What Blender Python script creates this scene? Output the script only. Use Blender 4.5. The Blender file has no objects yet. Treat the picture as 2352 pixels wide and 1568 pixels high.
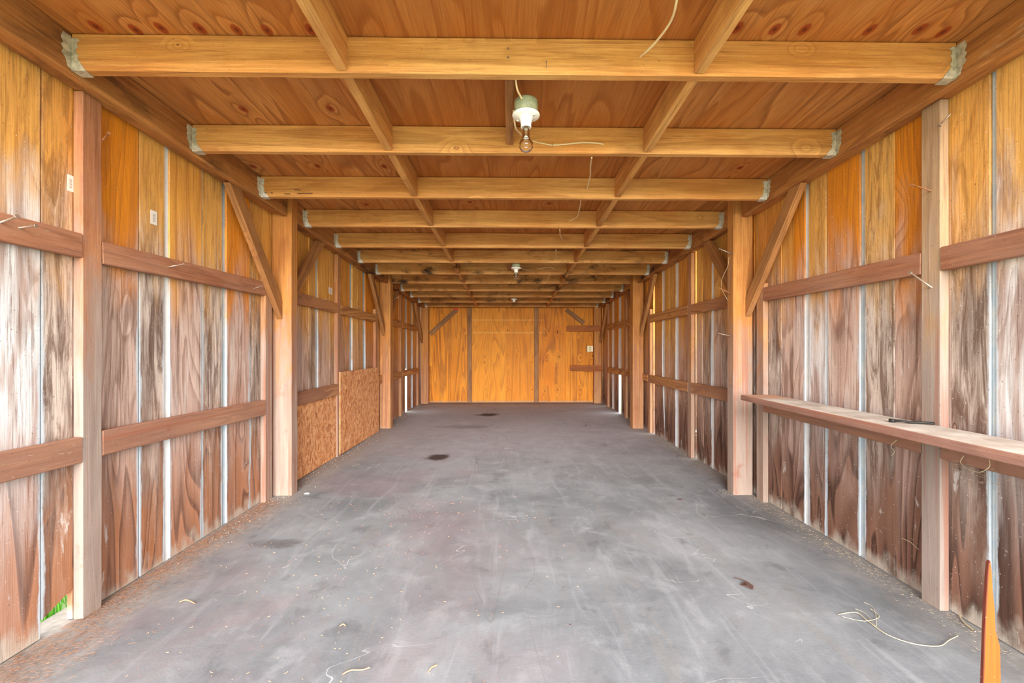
import bpy, bmesh, math, random
from mathutils import Vector, Matrix, noise as mnoise
random.seed(7)
S = bpy.context.scene
C = S.collection

# ---------------------------------------------------------------- camera, light, exposure
TH = 0.0142            # small yaw of the camera to the right of the shed's axis
HC = 1.07              # eye height above the slab at the entrance
F = 1000.0; CX = 1185.0; HY = 806.0   # focal length and principal point in pixels of the 2352 wide frame
cam_d = bpy.data.cameras.new('camera'); cam = bpy.data.objects.new('camera', cam_d); C.objects.link(cam)
cam.location = (0, 0, HC); cam.rotation_euler = (math.pi/2, 0, -TH)
cam_d.sensor_fit = 'HORIZONTAL'; cam_d.sensor_width = 36; cam_d.lens = 36*F/2352
cam_d.shift_x = (1176-CX)/2352; cam_d.shift_y = (HY-784)/2352
cam_d.clip_start = 0.02; cam_d.clip_end = 300
S.camera = cam
world = bpy.data.worlds.new('world'); S.world = world; world.use_nodes = True
bg = world.node_tree.nodes['Background']; bg.inputs[0].default_value = (0.95, 0.985, 1.0, 1); bg.inputs[1].default_value = 2.8
sd = bpy.data.lights.new('entrance_fill', 'SUN'); sd.energy = 9.0; sd.angle = math.radians(50); sd.color = (1.0, 0.97, 0.93)
entrance_fill = bpy.data.objects.new('entrance_fill', sd); C.objects.link(entrance_fill)  # soft lamp added to brighten the rear, standing in for the bright yard
entrance_fill.rotation_euler = (math.radians(78), 0, math.radians(2))
S.view_settings.view_transform = 'Standard'; S.view_settings.look = 'None'
S.view_settings.gamma = 1; S.view_settings.use_curve_mapping = False
S.view_settings.exposure = 0.88

# ---------------------------------------------------------------- measures of the shed
SLOPE = 0.029                      # roof falls towards the back
def fz(y): return 0.009*(y-1.7)    # slab rises slightly to the back
def jb(y): return HC+1.084-SLOPE*y     # underside of joists
def jt(y): return HC+1.223-SLOPE*y     # underside of roof sheathing
XL, XR = -1.74, 1.81               # inner faces of the siding
SL, SR = -1.70, 1.77               # inner faces of studs and rails
BL, BR = -1.62, 1.70               # inner faces of the eave beams
Y0, YB = 0.42, 8.55                # entrance, back wall
def Yat(px, X):                    # distance at which a line of sight meets a side wall plane
    t = (px-CX)/F
    return X*(math.cos(TH)-t*math.sin(TH))/(math.sin(TH)+t*math.cos(TH))
def P(px, py, Y):                  # point on a cross plane at distance Y
    t = (px-CX)/F; D = Y/(math.cos(TH)-t*math.sin(TH))
    X = D*t*math.cos(TH)+D*math.sin(TH)
    return Vector((X, Y, HC-(py-HY)/F*D))
def Q(px, py, X):                  # point on a side wall plane
    Y = Yat(px, X); D = X*math.sin(TH)+Y*math.cos(TH)
    return Vector((X, Y, HC-(py-HY)/F*D))
def G(px, py):                     # point on the slab
    D = HC*F/(py-HY)
    for _ in range(8):
        t = (px-CX)/F; Y = D*(math.cos(TH)-t*math.sin(TH)); D = (HC-fz(Y))*F/(py-HY)
    return Vector((D*t*math.cos(TH)+D*math.sin(TH), Y, fz(Y)))

# ---------------------------------------------------------------- node helper
def lin(r, g, b):
    f = lambda c: (c/255/12.92) if c/255 <= .04045 else ((c/255+.055)/1.055)**2.4
    return (f(r), f(g), f(b), 1)
class NT:
    def __init__(s, name):
        s.m = bpy.data.materials.new(name); s.m.use_nodes = True; s.t = s.m.node_tree; s.t.nodes.clear()
        s.o = s.t.nodes.new('ShaderNodeOutputMaterial'); s.b = s.t.nodes.new('ShaderNodeBsdfPrincipled')
        s.t.links.new(s.b.outputs[0], s.o.inputs[0])
    def n(s, k, **kw):
        x = s.t.nodes.new(k)
        for a, v in kw.items(): setattr(x, a, v)
        return x
    def put(s, inp, v):
        if isinstance(v, bpy.types.NodeSocket): s.t.links.new(v, inp)
        elif isinstance(v, (int, float)):
            try: inp.default_value = v
            except Exception: inp.default_value = (v, v, v)
        else:
            v = tuple(v)
            try: inp.default_value = v
            except Exception: inp.default_value = v[:3]
    def M(s, op, a, b=0.0, c=None, clamp=False):
        x = s.n('ShaderNodeMath', operation=op, use_clamp=clamp); s.put(x.inputs[0], a); s.put(x.inputs[1], b)
        if c is not None: s.put(x.inputs[2], c)
        return x.outputs[0]
    def V(s, op, a, b):
        x = s.n('ShaderNodeVectorMath', operation=op); s.put(x.inputs[0], a); s.put(x.inputs[1], b)
        return x.outputs[1] if op in ('DISTANCE', 'DOT_PRODUCT', 'LENGTH') else x.outputs[0]
    def xyz(s, v):
        x = s.n('ShaderNodeSeparateXYZ'); s.put(x.inputs[0], v); return x.outputs[0], x.outputs[1], x.outputs[2]
    def vec(s, a, b, c):
        x = s.n('ShaderNodeCombineXYZ'); s.put(x.inputs[0], a); s.put(x.inputs[1], b); s.put(x.inputs[2], c); return x.outputs[0]
    def noise(s, v, scale, detail=2, rough=.5, dist=0.0):
        x = s.n('ShaderNodeTexNoise'); s.put(x.inputs['Vector'], v); s.put(x.inputs['Scale'], scale)
        s.put(x.inputs['Detail'], detail); s.put(x.inputs['Roughness'], rough); s.put(x.inputs['Distortion'], dist)
        return x.outputs[0]
    def vor(s, v, scale, feat='F1'):
        x = s.n('ShaderNodeTexVoronoi', feature=feat); s.put(x.inputs['Vector'], v); s.put(x.inputs['Scale'], scale)
        return x.outputs['Distance'], x.outputs.get('Color')
    def mr(s, v, a, b, c=0.0, d=1.0, smooth=True):
        x = s.n('ShaderNodeMapRange', interpolation_type='SMOOTHSTEP' if smooth else 'LINEAR', clamp=True)
        for i, w in enumerate((v, a, b, c, d)): s.put(x.inputs[i], w)
        return x.outputs[0]
    def mix(s, f, a, b, mode='MIX'):
        x = s.n('ShaderNodeMix', data_type='RGBA', blend_type=mode); s.put(x.inputs[0], f); s.put(x.inputs[6], a); s.put(x.inputs[7], b)
        return x.outputs[2]
    def ramp(s, f, stops):
        x = s.n('ShaderNodeValToRGB'); s.put(x.inputs[0], f); e = x.color_ramp.elements
        while len(e) < len(stops): e.new(.5)
        for k, (p, c) in enumerate(stops): e[k].position = p; e[k].color = c if len(c) == 4 else (*c, 1)
        return x.outputs[0]
    def pos(s): return s.n('ShaderNodeNewGeometry').outputs['Position']
    def obj(s): return s.n('ShaderNodeTexCoord').outputs['Object']
    def rnd(s): return s.n('ShaderNodeObjectInfo').outputs['Random']
    def bump(s, h, dist=.002, st=.6):
        x = s.n('ShaderNodeBump'); s.put(x.inputs['Height'], h); x.inputs['Distance'].default_value = dist; x.inputs['Strength'].default_value = st
        s.t.links.new(x.outputs[0], s.b.inputs['Normal'])
    def done(s, col, rough=.75, metal=0.0, spec=.3):
        s.put(s.b.inputs['Base Color'], col); s.put(s.b.inputs['Roughness'], rough); s.put(s.b.inputs['Metallic'], metal)
        s.put(s.b.inputs['Specular IOR Level'], spec); return s.m

def grain(T, al, ac1, ac2, seed, ring_n=11, ring_s=3.0, stretch=.11, dist=.9, extra=None):
    """al: coordinate along the grain; returns ring pattern, fine fibre, raw noise"""
    v = T.vec(T.M('MULTIPLY', al, stretch), T.M('ADD', ac1, seed), ac2)
    n = T.noise(v, ring_s, 2, .45, dist)
    ph = T.M('MULTIPLY', n, ring_n)
    if extra is not None: ph = T.M('ADD', ph, extra)
    fr = T.M('FRACT', ph)
    ring = T.ramp(fr, [(0, (0, 0, 0)), (.62, (.45, .45, .45)), (.85, (1, 1, 1)), (.94, (.75, .75, .75)), (1, (0, 0, 0))])
    v2 = T.vec(T.M('MULTIPLY', al, .018), T.M('ADD', ac1, seed), ac2)
    fine = T.noise(v2, 230, 4, .75)
    return ring, fine, n, v

def knots(T, al, ac, seed, sc=2.0, stretch=.35, keep=.35, rad=.010):
    """random knots: returns core mask, dark outline mask, ring push; rad in metres"""
    v = T.vec(T.M('MULTIPLY', al, stretch), T.M('ADD', ac, seed), 0.0)
    d, col = T.vor(v, sc); q = T.xyz(col); on = T.mr(q[0], keep, keep+.02, 1, 0)
    d = T.M('DIVIDE', d, T.mr(q[1], 0, 1, .55*sc, 1.35*sc, False))
    core = T.M('MULTIPLY', T.mr(d, rad*.7, rad, 1, 0), on)
    rim = T.M('MULTIPLY', T.mr(T.M('ABSOLUTE', T.M('SUBTRACT', d, rad)), 0, rad*.35, 1, 0), on)
    push = T.M('MULTIPLY', T.mr(d, 0, rad*7, 2.2, 0), on)
    return core, rim, push

def m_lumber(name, light, mid, dark, weather=0.0, mold=False, ringn=9, stain=0.0, rear=0.0):
    T = NT(name); x, y, z = T.xyz(T.obj()); r = T.rnd(); sd_ = T.M('MULTIPLY', r, 53.0)
    kx = T.M('ADD', x, T.M('MULTIPLY', z, 1.0))
    km, kr, kp = knots(T, kx, y, sd_, 5.0, .6, .55, .009)
    ring, fine, n, v = grain(T, x, y, z, sd_, ringn, 3.2, .09, .7, kp)
    blot = T.noise(T.vec(T.M('MULTIPLY', x, .5), T.M('ADD', y, sd_), z), 3.2, 4, .6, .4)
    c = T.mix(T.mr(blot, .32, .68), light, mid)
    c = T.mix(T.M('MULTIPLY', ring, .42), c, dark)
    c = T.mix(T.mr(fine, .35, .7, .38, 0), c, dark)
    stre = T.noise(T.vec(T.M('MULTIPLY', x, .04), T.M('ADD', y, sd_), z), 60, 6, .78, .1)
    c = T.mix(T.mr(stre, .53, .62, 0, .5), c, dark); c = T.mix(T.mr(stre, .46, .38, 0, .4), c, light)
    # tone from board to board
    c = T.mix(T.mr(r, 0, 1, 0, .35, False), c, T.mix(.5, c, mid))
    px, py, pz = T.xyz(T.pos())
    if rear: c = T.mix(T.mr(py, 2.9, 5.2, 0, rear), c, T.mix(ring, lin(216, 152, 84), lin(150, 96, 48)))
    if weather > 0:   # silvering of wood that has stood in the wet: low down and near the open end
        w = T.M('ADD', T.M('MULTIPLY', T.noise(T.vec(T.M('MULTIPLY', x, .35), T.M('ADD', y, sd_), z), 9, 4, .6, .5), .9), T.mr(pz, .2, 1.9, .55, -.22, False))
        w = T.M('ADD', w, T.mr(py, 1.5, 7, .12, -.12, False))
        wm = T.M('MULTIPLY', T.mr(w, .38, .8, 0, weather), T.mr(py, 3.4, 5.8, 1, .3))
        grey = T.mix(T.noise(v, 22, 3, .6), lin(118, 98, 88), lin(184, 168, 158))
        c = T.mix(wm, c, grey)
        rust = T.M('MULTIPLY', T.mr(T.noise(T.V('ADD', T.obj(), T.vec(sd_, 0, 0)), 7, 4, .65), .58, .74), T.mr(pz, .2, 1.2, .8, .1, False))
        c = T.mix(T.M('MULTIPLY', rust, .6), c, lin(140, 68, 40))
        rs = T.mr(T.noise(T.vec(T.M('MULTIPLY', x, .06), T.M('ADD', T.M('MULTIPLY', y, 3), sd_), T.M('MULTIPLY', z, 2)), 7, 4, .6, .3), .52, .62, 0, .7)
        c = T.mix(T.M('MULTIPLY', rs, T.mr(pz, 1.5, .9, 0, 1)), c, lin(156, 100, 78))
        spl = T.mr(T.M('ADD', T.M('MULTIPLY', T.noise(T.V('ADD', T.obj(), T.vec(sd_, 0, 0)), 12, 3), .18), pz), .02, .22, .4, 0)
        c = T.mix(spl, c, lin(176, 160, 146))
    if mold:
        mm = T.mr(T.noise(T.vec(T.M('MULTIPLY', x, .8), T.M('ADD', T.M('MULTIPLY', y, 1.5), sd_), T.M('MULTIPLY', z, 1.2)), 3.2, 5, .65, .25), .50, .68)
        reg = T.M('MULTIPLY', T.mr(py, 3.9, 5.0), T.mr(py, 6.2, 8.5, 1, .45))
        c = T.mix(T.M('MULTIPLY', mm, reg), c, lin(42, 30, 22))
        dust = T.mr(T.noise(T.V('ADD', T.obj(), T.vec(sd_, 0, 0)), 2.1, 4, .6, .5), .5, .75, 0, .45)
        c = T.mix(dust, c, dark)
    if stain:
        sm = T.noise(T.vec(T.M('MULTIPLY', x, .9), T.M('ADD', T.M('MULTIPLY', y, 2.5), sd_), z), 2.2, 5, .65, .4)
        c = T.mix(T.mr(sm, .5, .66, 0, stain), c, lin(70, 48, 34)); c = T.mix(T.mr(sm, .36, .28, 0, stain), c, lin(222, 200, 170))
    c = T.mix(T.M('MULTIPLY', kr, .8), c, T.mix(.5, dark, lin(90, 46, 20))); c = T.mix(T.M('MULTIPLY', km, .6), c, mid)
    sp_ = T.noise(T.V('ADD', T.obj(), T.vec(sd_, 0, 0)), 140, 2, .5)
    c = T.mix(T.mr(sp_, .70, .76, 0, .6), c, lin(70, 42, 26)); c = T.mix(T.mr(sp_, .27, .24, 0, .35), c, lin(226, 206, 178))
    T.bump(T.M('ADD', fine, T.M('MULTIPLY', ring, .5)), .0012, .5)
    return T.done(c, .7)

def m_board(name):
    """siding boards: attribute bd = (random, kind, distance from board edge)"""
    T = NT(name); X, Y, Z = T.xyz(T.pos())
    at = T.n('ShaderNodeAttribute', attribute_name='bd').outputs['Vector']; r, kind, u = T.xyz(at)
    sd_ = T.M('MULTIPLY', r, 41.0)
    side = T.M('MULTIPLY', X, .1)
    km, kr, kp = knots(T, Z, Y, sd_, 3.6, .5, .45, .013)
    ring, fine, n, v = grain(T, Z, Y, side, sd_, 9, 3.4, .13, 1.2, kp)
    # what is bare golden wood above and weathered below
    wob = T.noise(T.vec(T.M('MULTIPLY', Z, .25), T.M('ADD', Y, sd_), side), 7, 4, .6, .6)
    h = T.M('ADD', T.M('ADD', Z, T.M('MULTIPLY', T.M('SUBTRACT', wob, .5), 1.2)), T.mr(Y, 1.4, 6.5, -.12, .42, False))
    up = T.mr(h, 1.12, 1.80)
    tone = T.M('FRACT', T.M('MULTIPLY', r, 7.31))
    gold = T.mix(tone, lin(252, 192, 96), lin(238, 158, 58))
    gold = T.mix(T.mr(kind, -.6, -.4, 1, 0), gold, lin(240, 148, 30))
    gold_d = lin(184, 108, 40)
    red = T.mix(tone, lin(228, 202, 190), lin(210, 178, 164)); red_d = lin(138, 100, 86)
    hi = T.mix(T.M('MULTIPLY', ring, .55), gold, gold_d)
    # kind 0: smooth cedar; kind 1: mottled rough veneer; kind 2: pale bleached
    mot = T.noise(T.vec(T.M('MULTIPLY', Z, .13), T.M('ADD', Y, sd_), side), 24, 7, .72, .8)
    motm = T.mr(mot, .42, .62)
    big = T.noise(T.vec(T.M('MULTIPLY', Z, .16), T.M('ADD', Y, T.M('MULTIPLY', sd_, 1.7)), side), 8, 3, .5, 1.4)
    lo0 = T.mix(T.M('MULTIPLY', ring, .6), red, red_d)
    lo0 = T.mix(T.mr(big, .5, .68, 0, .55), lo0, lin(230, 216, 208))
    lo0 = T.mix(T.mr(big, .34, .44, .55, 0), lo0, lin(112, 78, 64))
    lo1 = T.mix(motm, lin(220, 204, 192), lin(134, 112, 100))
    lo1 = T.mix(T.mr(big, .34, .6, .65, 0), lo1, lin(92, 72, 62))
    lo2 = T.mix(T.mr(big, .42, .58), lin(190, 168, 160), lin(238, 234, 234))
    lo2 = T.mix(T.M('MULTIPLY', ring, .3), lo2, lin(110, 84, 74))
    k1 = T.mr(kind, .4, .6); k2 = T.mr(kind, 1.4, 1.6)
    lo = T.mix(k2, T.mix(k1, lo0, lo1), lo2)
    stre = T.noise(T.vec(T.M('MULTIPLY', Z, .035), T.M('ADD', Y, sd_), side), 55, 6, .78, .1)
    lo = T.mix(T.mr(stre, .54, .62, 0, .6), lo, T.mix(.6, red_d, lin(66, 44, 36)))
    lo = T.mix(T.mr(stre, .44, .34, 0, .4), lo, lin(236, 222, 210))
    lo = T.mix(T.M('MULTIPLY', T.mr(Y, 3.2, 5.6, 0, .75), T.mr(Z, .1, .9, .5, 1)), lo, T.mix(tone, lin(222, 158, 96), lin(190, 126, 72)))
    hi1 = T.mix(T.M('MULTIPLY', T.mr(mot, .48, .64), .75), T.mix(.4, gold, lin(214, 160, 96)), lin(158, 108, 56))
    hi = T.mix(T.M('MULTIPLY', k1, T.mr(r, .0, 1, .55, 1)), hi, hi1)
    hi = T.mix(T.mr(stre, .52, .66, 0, .45), hi, gold_d)
    c = T.mix(up, lo, hi)
    c = T.mix(T.mr(fine, .3, .62, .38, 0), c, lin(92, 62, 44))
    # damp browned foot of the wall with ragged pale edge where the slab splashes
    ft = T.mr(T.M('ADD', Z, T.M('MULTIPLY', wob, .9)), .6, 1.35, 1.0, 0)
    brown = T.mix(T.mr(X, -.5, .5), T.mix(ring, lin(176, 114, 74), lin(110, 68, 46)), T.mix(ring, lin(136, 98, 80), lin(74, 50, 40)))
    c = T.mix(T.M('MULTIPLY', ft, T.mr(X, -.5, .5, .85, 1)), c, brown)
    spl = T.mr(T.M('SUBTRACT', Z, T.M('MULTIPLY', T.noise(T.vec(T.M('MULTIPLY', Z, .5), Y, side), 18, 3), .26)), -.14, -.03, .75, 0)
    c = T.mix(spl, c, lin(196, 186, 172))
    # pale paint that ran in through the joints
    pn = T.noise(T.vec(T.M('MULTIPLY', Z, .35), T.M('MULTIPLY', Y, 2), sd_), 12, 5, .65)
    run = T.mr(T.M('ADD', u, T.M('MULTIPLY', T.M('SUBTRACT', pn, .5), -.045)), .0015, .011, .85, 0)
    c = T.mix(T.M('MULTIPLY', run, T.mr(Z, .9, 1.7, 1, .05)), c, lin(196, 206, 214))
    wht = T.mr(T.noise(T.vec(T.M('MULTIPLY', Z, .3), T.M('ADD', Y, 3.3), sd_), 15, 5, .7, .5), .63, .72, 0, .6)
    c = T.mix(T.M('MULTIPLY', wht, T.mr(Z, 1.0, 1.5, 1, 0)), c, lin(222, 220, 216))
    c = T.mix(T.M('MULTIPLY', kr, .8), c, T.mix(up, lin(86, 58, 46), lin(110, 52, 18))); c = T.mix(T.M('MULTIPLY', km, .5), c, lin(190, 150, 120))
    sp_ = T.noise(T.V('ADD', T.pos(), T.vec(0, 0, 0)), 120, 2, .5)
    c = T.mix(T.mr(sp_, .69, .75, 0, .6), c, lin(84, 54, 38)); c = T.mix(T.mr(sp_, .3, .25, 0, .55), c, lin(244, 236, 224))
    T.bump(T.M('ADD', fine, T.M('MULTIPLY', ring, .6)), .0015, .5)
    return T.done(c, .8)

def m_ceiling():
    T = NT('roof plywood'); X, Y, Z = T.xyz(T.pos())
    sheet = T.M('FLOOR', T.M('MULTIPLY', T.M('ADD', X, 5.48), .82)); sy = T.M('FLOOR', T.M('MULTIPLY', T.M('ADD', Y, -.42), .82))
    sd_ = T.M('ADD', T.M('MULTIPLY', sheet, 7.7), T.M('MULTIPLY', sy, 3.1))
    push = None; kmask = None; core = None
    spots = [(-1.50, 1.60), (-1.37, 1.615), (-1.27, 1.605), (-1.13, 1.605), (-1.0, 1.61), (-.89, 1.61), (-.73, 1.605), (.83, 1.575), (.97, 1.58), (1.08, 1.58), (1.32, 1.578), (1.50, 1.572), (1.60, 1.585),
             (-1.28, 2.11), (-.86, 2.10), (-1.59, 2.72), (-1.19, 2.71), (-.78, 2.71), (1.44, 2.70), (-.3, 3.3), (.3, 3.32), (-1.1, 3.36)]
    for kx, ky in spots:
        d = T.V('LENGTH', T.vec(T.M('SUBTRACT', X, kx), T.M('MULTIPLY', T.M('SUBTRACT', Y, ky), .62), 0), 0)
        p = T.mr(d, 0, .085, 1.4, 0); m = T.mr(d, .014, .021, .9, 0); k = T.mr(d, .003, .010, .7, 0)
        push = p if push is None else T.M('MAXIMUM', push, p)
        kmask = m if kmask is None else T.M('MAXIMUM', kmask, m)
        core = k if core is None else T.M('MAXIMUM', core, k)
    ring, fine, n, v = grain(T, Y, X, 0.0, sd_, 10, 3.2, .11, .8, push)
    stre = T.noise(T.vec(T.M('MULTIPLY', Y, .05), T.M('ADD', X, sd_), 0), 55, 6, .75, .2)
    c = T.mix(T.M('MULTIPLY', ring, .75), lin(216, 146, 76), lin(142, 82, 34))
    c = T.mix(T.mr(stre, .5, .66, 0, .5), c, lin(134, 82, 38))
    bl = T.noise(T.vec(T.M('MULTIPLY', Y, .4), T.M('ADD', X, sd_), 0), 4, 4, .6, .5)
    c = T.mix(T.mr(bl, .4, .65, 0, .55), c, lin(192, 110, 34))
    c = T.mix(T.mr(fine, .32, .62, .5, 0), c, lin(112, 66, 36))
    mid = T.M('MULTIPLY', T.mr(X, -.62, -.58), T.mr(X, .72, .68))
    c = T.mix(T.M('MULTIPLY', mid, .45), c, lin(164, 84, 14))
    mold = T.M('MULTIPLY', T.mr(T.noise(T.V('ADD', T.pos(), (0, 0, 0)), 3.2, 5, .65, .2), .42, .62), T.mr(Y, 4.2, 5.2))
    c = T.mix(mold, c, lin(40, 28, 20))
    c = T.mix(kmask, c, lin(150, 62, 18)); c = T.mix(core, c, lin(70, 30, 18))
    T.bump(T.M('ADD', fine, ring), .001, .5)
    return T.done(c, .72)

def m_backply():
    T = NT('back wall plywood'); X, Y, Z = T.xyz(T.pos())
    at = T.n('ShaderNodeAttribute', attribute_name='bd').outputs['Vector']; r, kind, u = T.xyz(at); sd_ = T.M('MULTIPLY', r, 31.0)
    kp = km = None
    for qx, qy, st in ((788, 400, 1), (1055, 400, 1), (1340, 395, 1), (787, 712, .7), (1055, 712, .7), (1338, 712, .7), (783, 778, .8), (1048, 778, .8), (1330, 775, .8), (1500, 440, 1.5), (1640, 420, 2.2), (1655, 710, 2.2),
                       (1510, 722, 1.4), (1890, 430, 1.8), (1912, 722, 1.3), (2050, 700, 2), (1490, 1115, 1.4), (1640, 1100, 1.8), (797, 1100, .8), (1065, 1100, .8), (1343, 1095, .9), (1905, 1100, 1.4), (545, 400, 1), (300, 250, .8), (1175, 645, .6), (965, 320, .9), (658, 360, .9)):
        q = P(960+qx/5.113, 680+qy/5.113, YB)
        d = T.V('LENGTH', T.vec(T.M('SUBTRACT', X, q.x), T.M('MULTIPLY', T.M('SUBTRACT', Z, q.z), .5), 0), 0)
        p_ = T.mr(d, 0, .035+.022*st, .5+.55*st, 0); m_ = T.mr(d, .003*st+.002, .009*st+.003, .7, 0)
        kp = p_ if kp is None else T.M('MAXIMUM', kp, p_); km = m_ if km is None else T.M('MAXIMUM', km, m_)
    ring, fine, n, v = grain(T, Z, X, 0.0, sd_, 10, 3.6, .085, .8, kp)
    c = T.mix(r, lin(238, 150, 20), lin(226, 132, 8))
    stre = T.noise(T.vec(T.M('MULTIPLY', Z, .04), T.M('ADD', X, sd_), 0), 60, 6, .75, .2)
    c = T.mix(T.mr(stre, .5, .68, 0, .5), c, lin(176, 98, 20))
    c = T.mix(T.mr(kind, .15, .05, 0, .35), c, lin(246, 172, 54))
    c = T.mix(T.M('MULTIPLY', ring, T.mr(kind, 0, 1, .45, .8)), c, lin(140, 76, 18))
    bl = T.noise(T.vec(T.M('MULTIPLY', Z, .5), T.M('ADD', X, sd_), 0), 3, 4, .6, .5)
    c = T.mix(T.mr(bl, .4, .7, 0, .5), c, lin(236, 158, 48))
    c = T.mix(T.mr(fine, .3, .6, .35, 0), c, lin(150, 84, 24))
    # pale water marks in two level lines
    for hz in (1.43, 1.80 - .12):
        l = T.M('MULTIPLY', T.mr(T.M('ABSOLUTE', T.M('SUBTRACT', Z, hz)), .008, .02, .3, 0), T.mr(T.M('ABSOLUTE', T.M('SUBTRACT', X, -.1)), .6, .9, 1, 0))
        c = T.mix(l, c, lin(240, 190, 110))
    c = T.mix(km, c, lin(104, 44, 12))
    base = T.mr(T.M('ADD', Z, T.M('MULTIPLY', T.noise(T.pos(), 25, 3), .06)), .11, .135, .7, 0)
    c = T.mix(base, c, lin(170, 140, 110))
    T.bump(fine, .001, .4)
    return T.done(c, .6)

def m_floor():
    T = NT('worn concrete'); p = T.pos(); X, Y, Z = T.xyz(p)
    n1 = T.noise(p, 1.3, 6, .62, .6); n2 = T.noise(p, 5.5, 6, .65, .3)
    fl = T.noise(T.vec(T.M('MULTIPLY', X, 4), T.M('MULTIPLY', Y, .55), 0), 2.4, 5, .65, 1.1)
    c = T.mix(T.mr(n1, .3, .7), lin(104, 107, 111), lin(134, 137, 141))
    c = T.mix(T.mr(n2, .5, .72, 0, .5), c, lin(154, 157, 161))
    c = T.mix(T.mr(n2, .3, .45, .5, 0), c, lin(84, 85, 87))
    c = T.mix(T.mr(fl, .52, .7, 0, .4), c, lin(152, 155, 159))
    c = T.mix(T.mr(fl, .36, .44, .4, 0), c, lin(126, 124, 122))
    # brownish purple stain over the left part of the slab
    st = T.M('MULTIPLY', T.mr(T.noise(T.V('ADD', p, (7, 2, 0)), 1.2, 5, .6, .7), .42, .66), T.mr(X, .6, -.4, .1, 1))
    c = T.mix(T.M('MULTIPLY', st, .4), c, lin(134, 112, 116))
    far = T.mr(Y, 3.0, 6.0, 0, .65); c = T.mix(far, c, T.mix(n2, lin(172, 163, 167), lin(204, 199, 203)))  # rear slab painted lighter, making up for daylight that fades inwards
    rd = T.mr(T.noise(T.V('ADD', p, (3, 9, 0)), 3.1, 5, .7, .5), .64, .74, 0, .45)
    c = T.mix(T.M('MULTIPLY', rd, T.mr(X, .5, 0)), c, lin(150, 108, 104))
    # oil spots
    for (gx, gy, rx, ry, s) in OIL:
        q = T.vec(T.M('DIVIDE', T.M('SUBTRACT', X, gx), rx), T.M('DIVIDE', T.M('SUBTRACT', Y, gy), ry), 0)
        d = T.M('ADD', T.V('LENGTH', q, 0), T.M('MULTIPLY', T.M('SUBTRACT', n2, .5), 1.6))
        c = T.mix(T.mr(d, .35, 1.1, s, 0), c, lin(58, 42, 36))
    # scratches and hairline cracks
    w = T.noise(T.vec(T.M('ADD', T.M('MULTIPLY', X, 1.0), T.M('MULTIPLY', Y, .12)), T.M('MULTIPLY', Y, .16), 3.3), 3.4, 3, .5, .7)
    cr = T.mr(T.M('ABSOLUTE', T.M('SUBTRACT', w, .5)), 0, .004, .55, 0)
    c = T.mix(T.M('MULTIPLY', cr, T.mr(T.noise(p, .9, 2), .45, .6)), c, lin(96, 94, 92))
    w2 = T.noise(T.vec(T.M('MULTIPLY', X, .6), Y, 9.1), 2.1, 3, .5, 1.2)
    cr2 = T.mr(T.M('ABSOLUTE', T.M('SUBTRACT', w2, .5)), 0, .003, .5, 0)
    c = T.mix(T.M('MULTIPLY', cr2, T.mr(T.noise(p, 1.7, 2), .5, .6)), c, lin(214, 213, 211))
    # soil and dust trodden along the walls
    e = T.mr(T.M('ADD', X, T.M('MULTIPLY', n2, -.5)), -1.95, -1.62, .85, 0)
    e2 = T.mr(T.M('ADD', X, T.M('MULTIPLY', n2, .35)), 1.72, 2.0, 0, .6)
    c = T.mix(e, c, T.mix(T.noise(p, 40, 4, .7), lin(104, 84, 72), lin(186, 180, 174)))
    c = T.mix(e2, c, T.mix(T.noise(p, 40, 4, .7), lin(110, 102, 94), lin(190, 184, 178)))
    e3 = T.mr(T.M('ADD', Y, T.M('MULTIPLY', n2, .5)), 8.4, 8.75, 0, .8)
    c = T.mix(e3, c, T.mix(T.noise(p, 30, 3), lin(90, 66, 52), lin(150, 124, 104)))
    sp = T.noise(p, 160, 3, .7); c = T.mix(T.mr(sp, .6, .72, 0, .4), c, lin(90, 88, 86))
    T.bump(T.M('ADD', T.M('MULTIPLY', n2, 1.2), T.M('MULTIPLY', sp, .25)), .004, .5)
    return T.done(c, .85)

def m_osb():
    T = NT('strand board'); X, Y, Z = T.xyz(T.pos()); v = T.vec(T.M('MULTIPLY', Y, 1.5), Z, 0)
    rot = T.noise(v, 4, 2)
    v2 = T.V('ADD', v, T.vec(T.M('MULTIPLY', rot, .3), T.M('MULTIPLY', rot, .2), 0))
    x = T.n('ShaderNodeTexVoronoi', feature='F1'); T.put(x.inputs['Vector'], T.V('MULTIPLY', v2, (1, .42, 1))); T.put(x.inputs['Scale'], 55)
    cell = T.xyz(x.outputs['Color'])[0]
    y = T.n('ShaderNodeTexVoronoi', feature='F1'); T.put(y.inputs['Vector'], T.V('MULTIPLY', T.V('ADD', v2, (5, 3, 0)), (.5, 1, 1))); T.put(y.inputs['Scale'], 38)
    cell2 = T.xyz(y.outputs['Color'])[1]
    c = T.ramp(cell, [(0, lin(172, 102, 60)), (.2, lin(222, 150, 98)), (.7, lin(236, 172, 118)), (1, lin(244, 192, 142))])
    c = T.mix(T.mr(cell2, .72, .76, 0, .4), c, lin(170, 100, 58))
    c = T.mix(T.mr(T.noise(v, 60, 3), .35, .6, .25, 0), c, lin(140, 86, 52))
    T.bump(cell, .001, .5); return T.done(c, .75)

def m_paint(name, a, b, sc=18, rough=.6):
    T = NT(name); p = T.pos(); n = T.noise(p, sc, 5, .65)
    return T.done(T.mix(T.mr(n, .35, .7), a, b), rough)
def m_plain(name, col, rough=.5, metal=0.0):
    T = NT(name); n = T.noise(T.obj(), 60, 3, .6)
    return T.done(T.mix(T.M('MULTIPLY', n, .35), col, tuple(c*.6 for c in col[:3])+(1,)), rough, metal)

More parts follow.
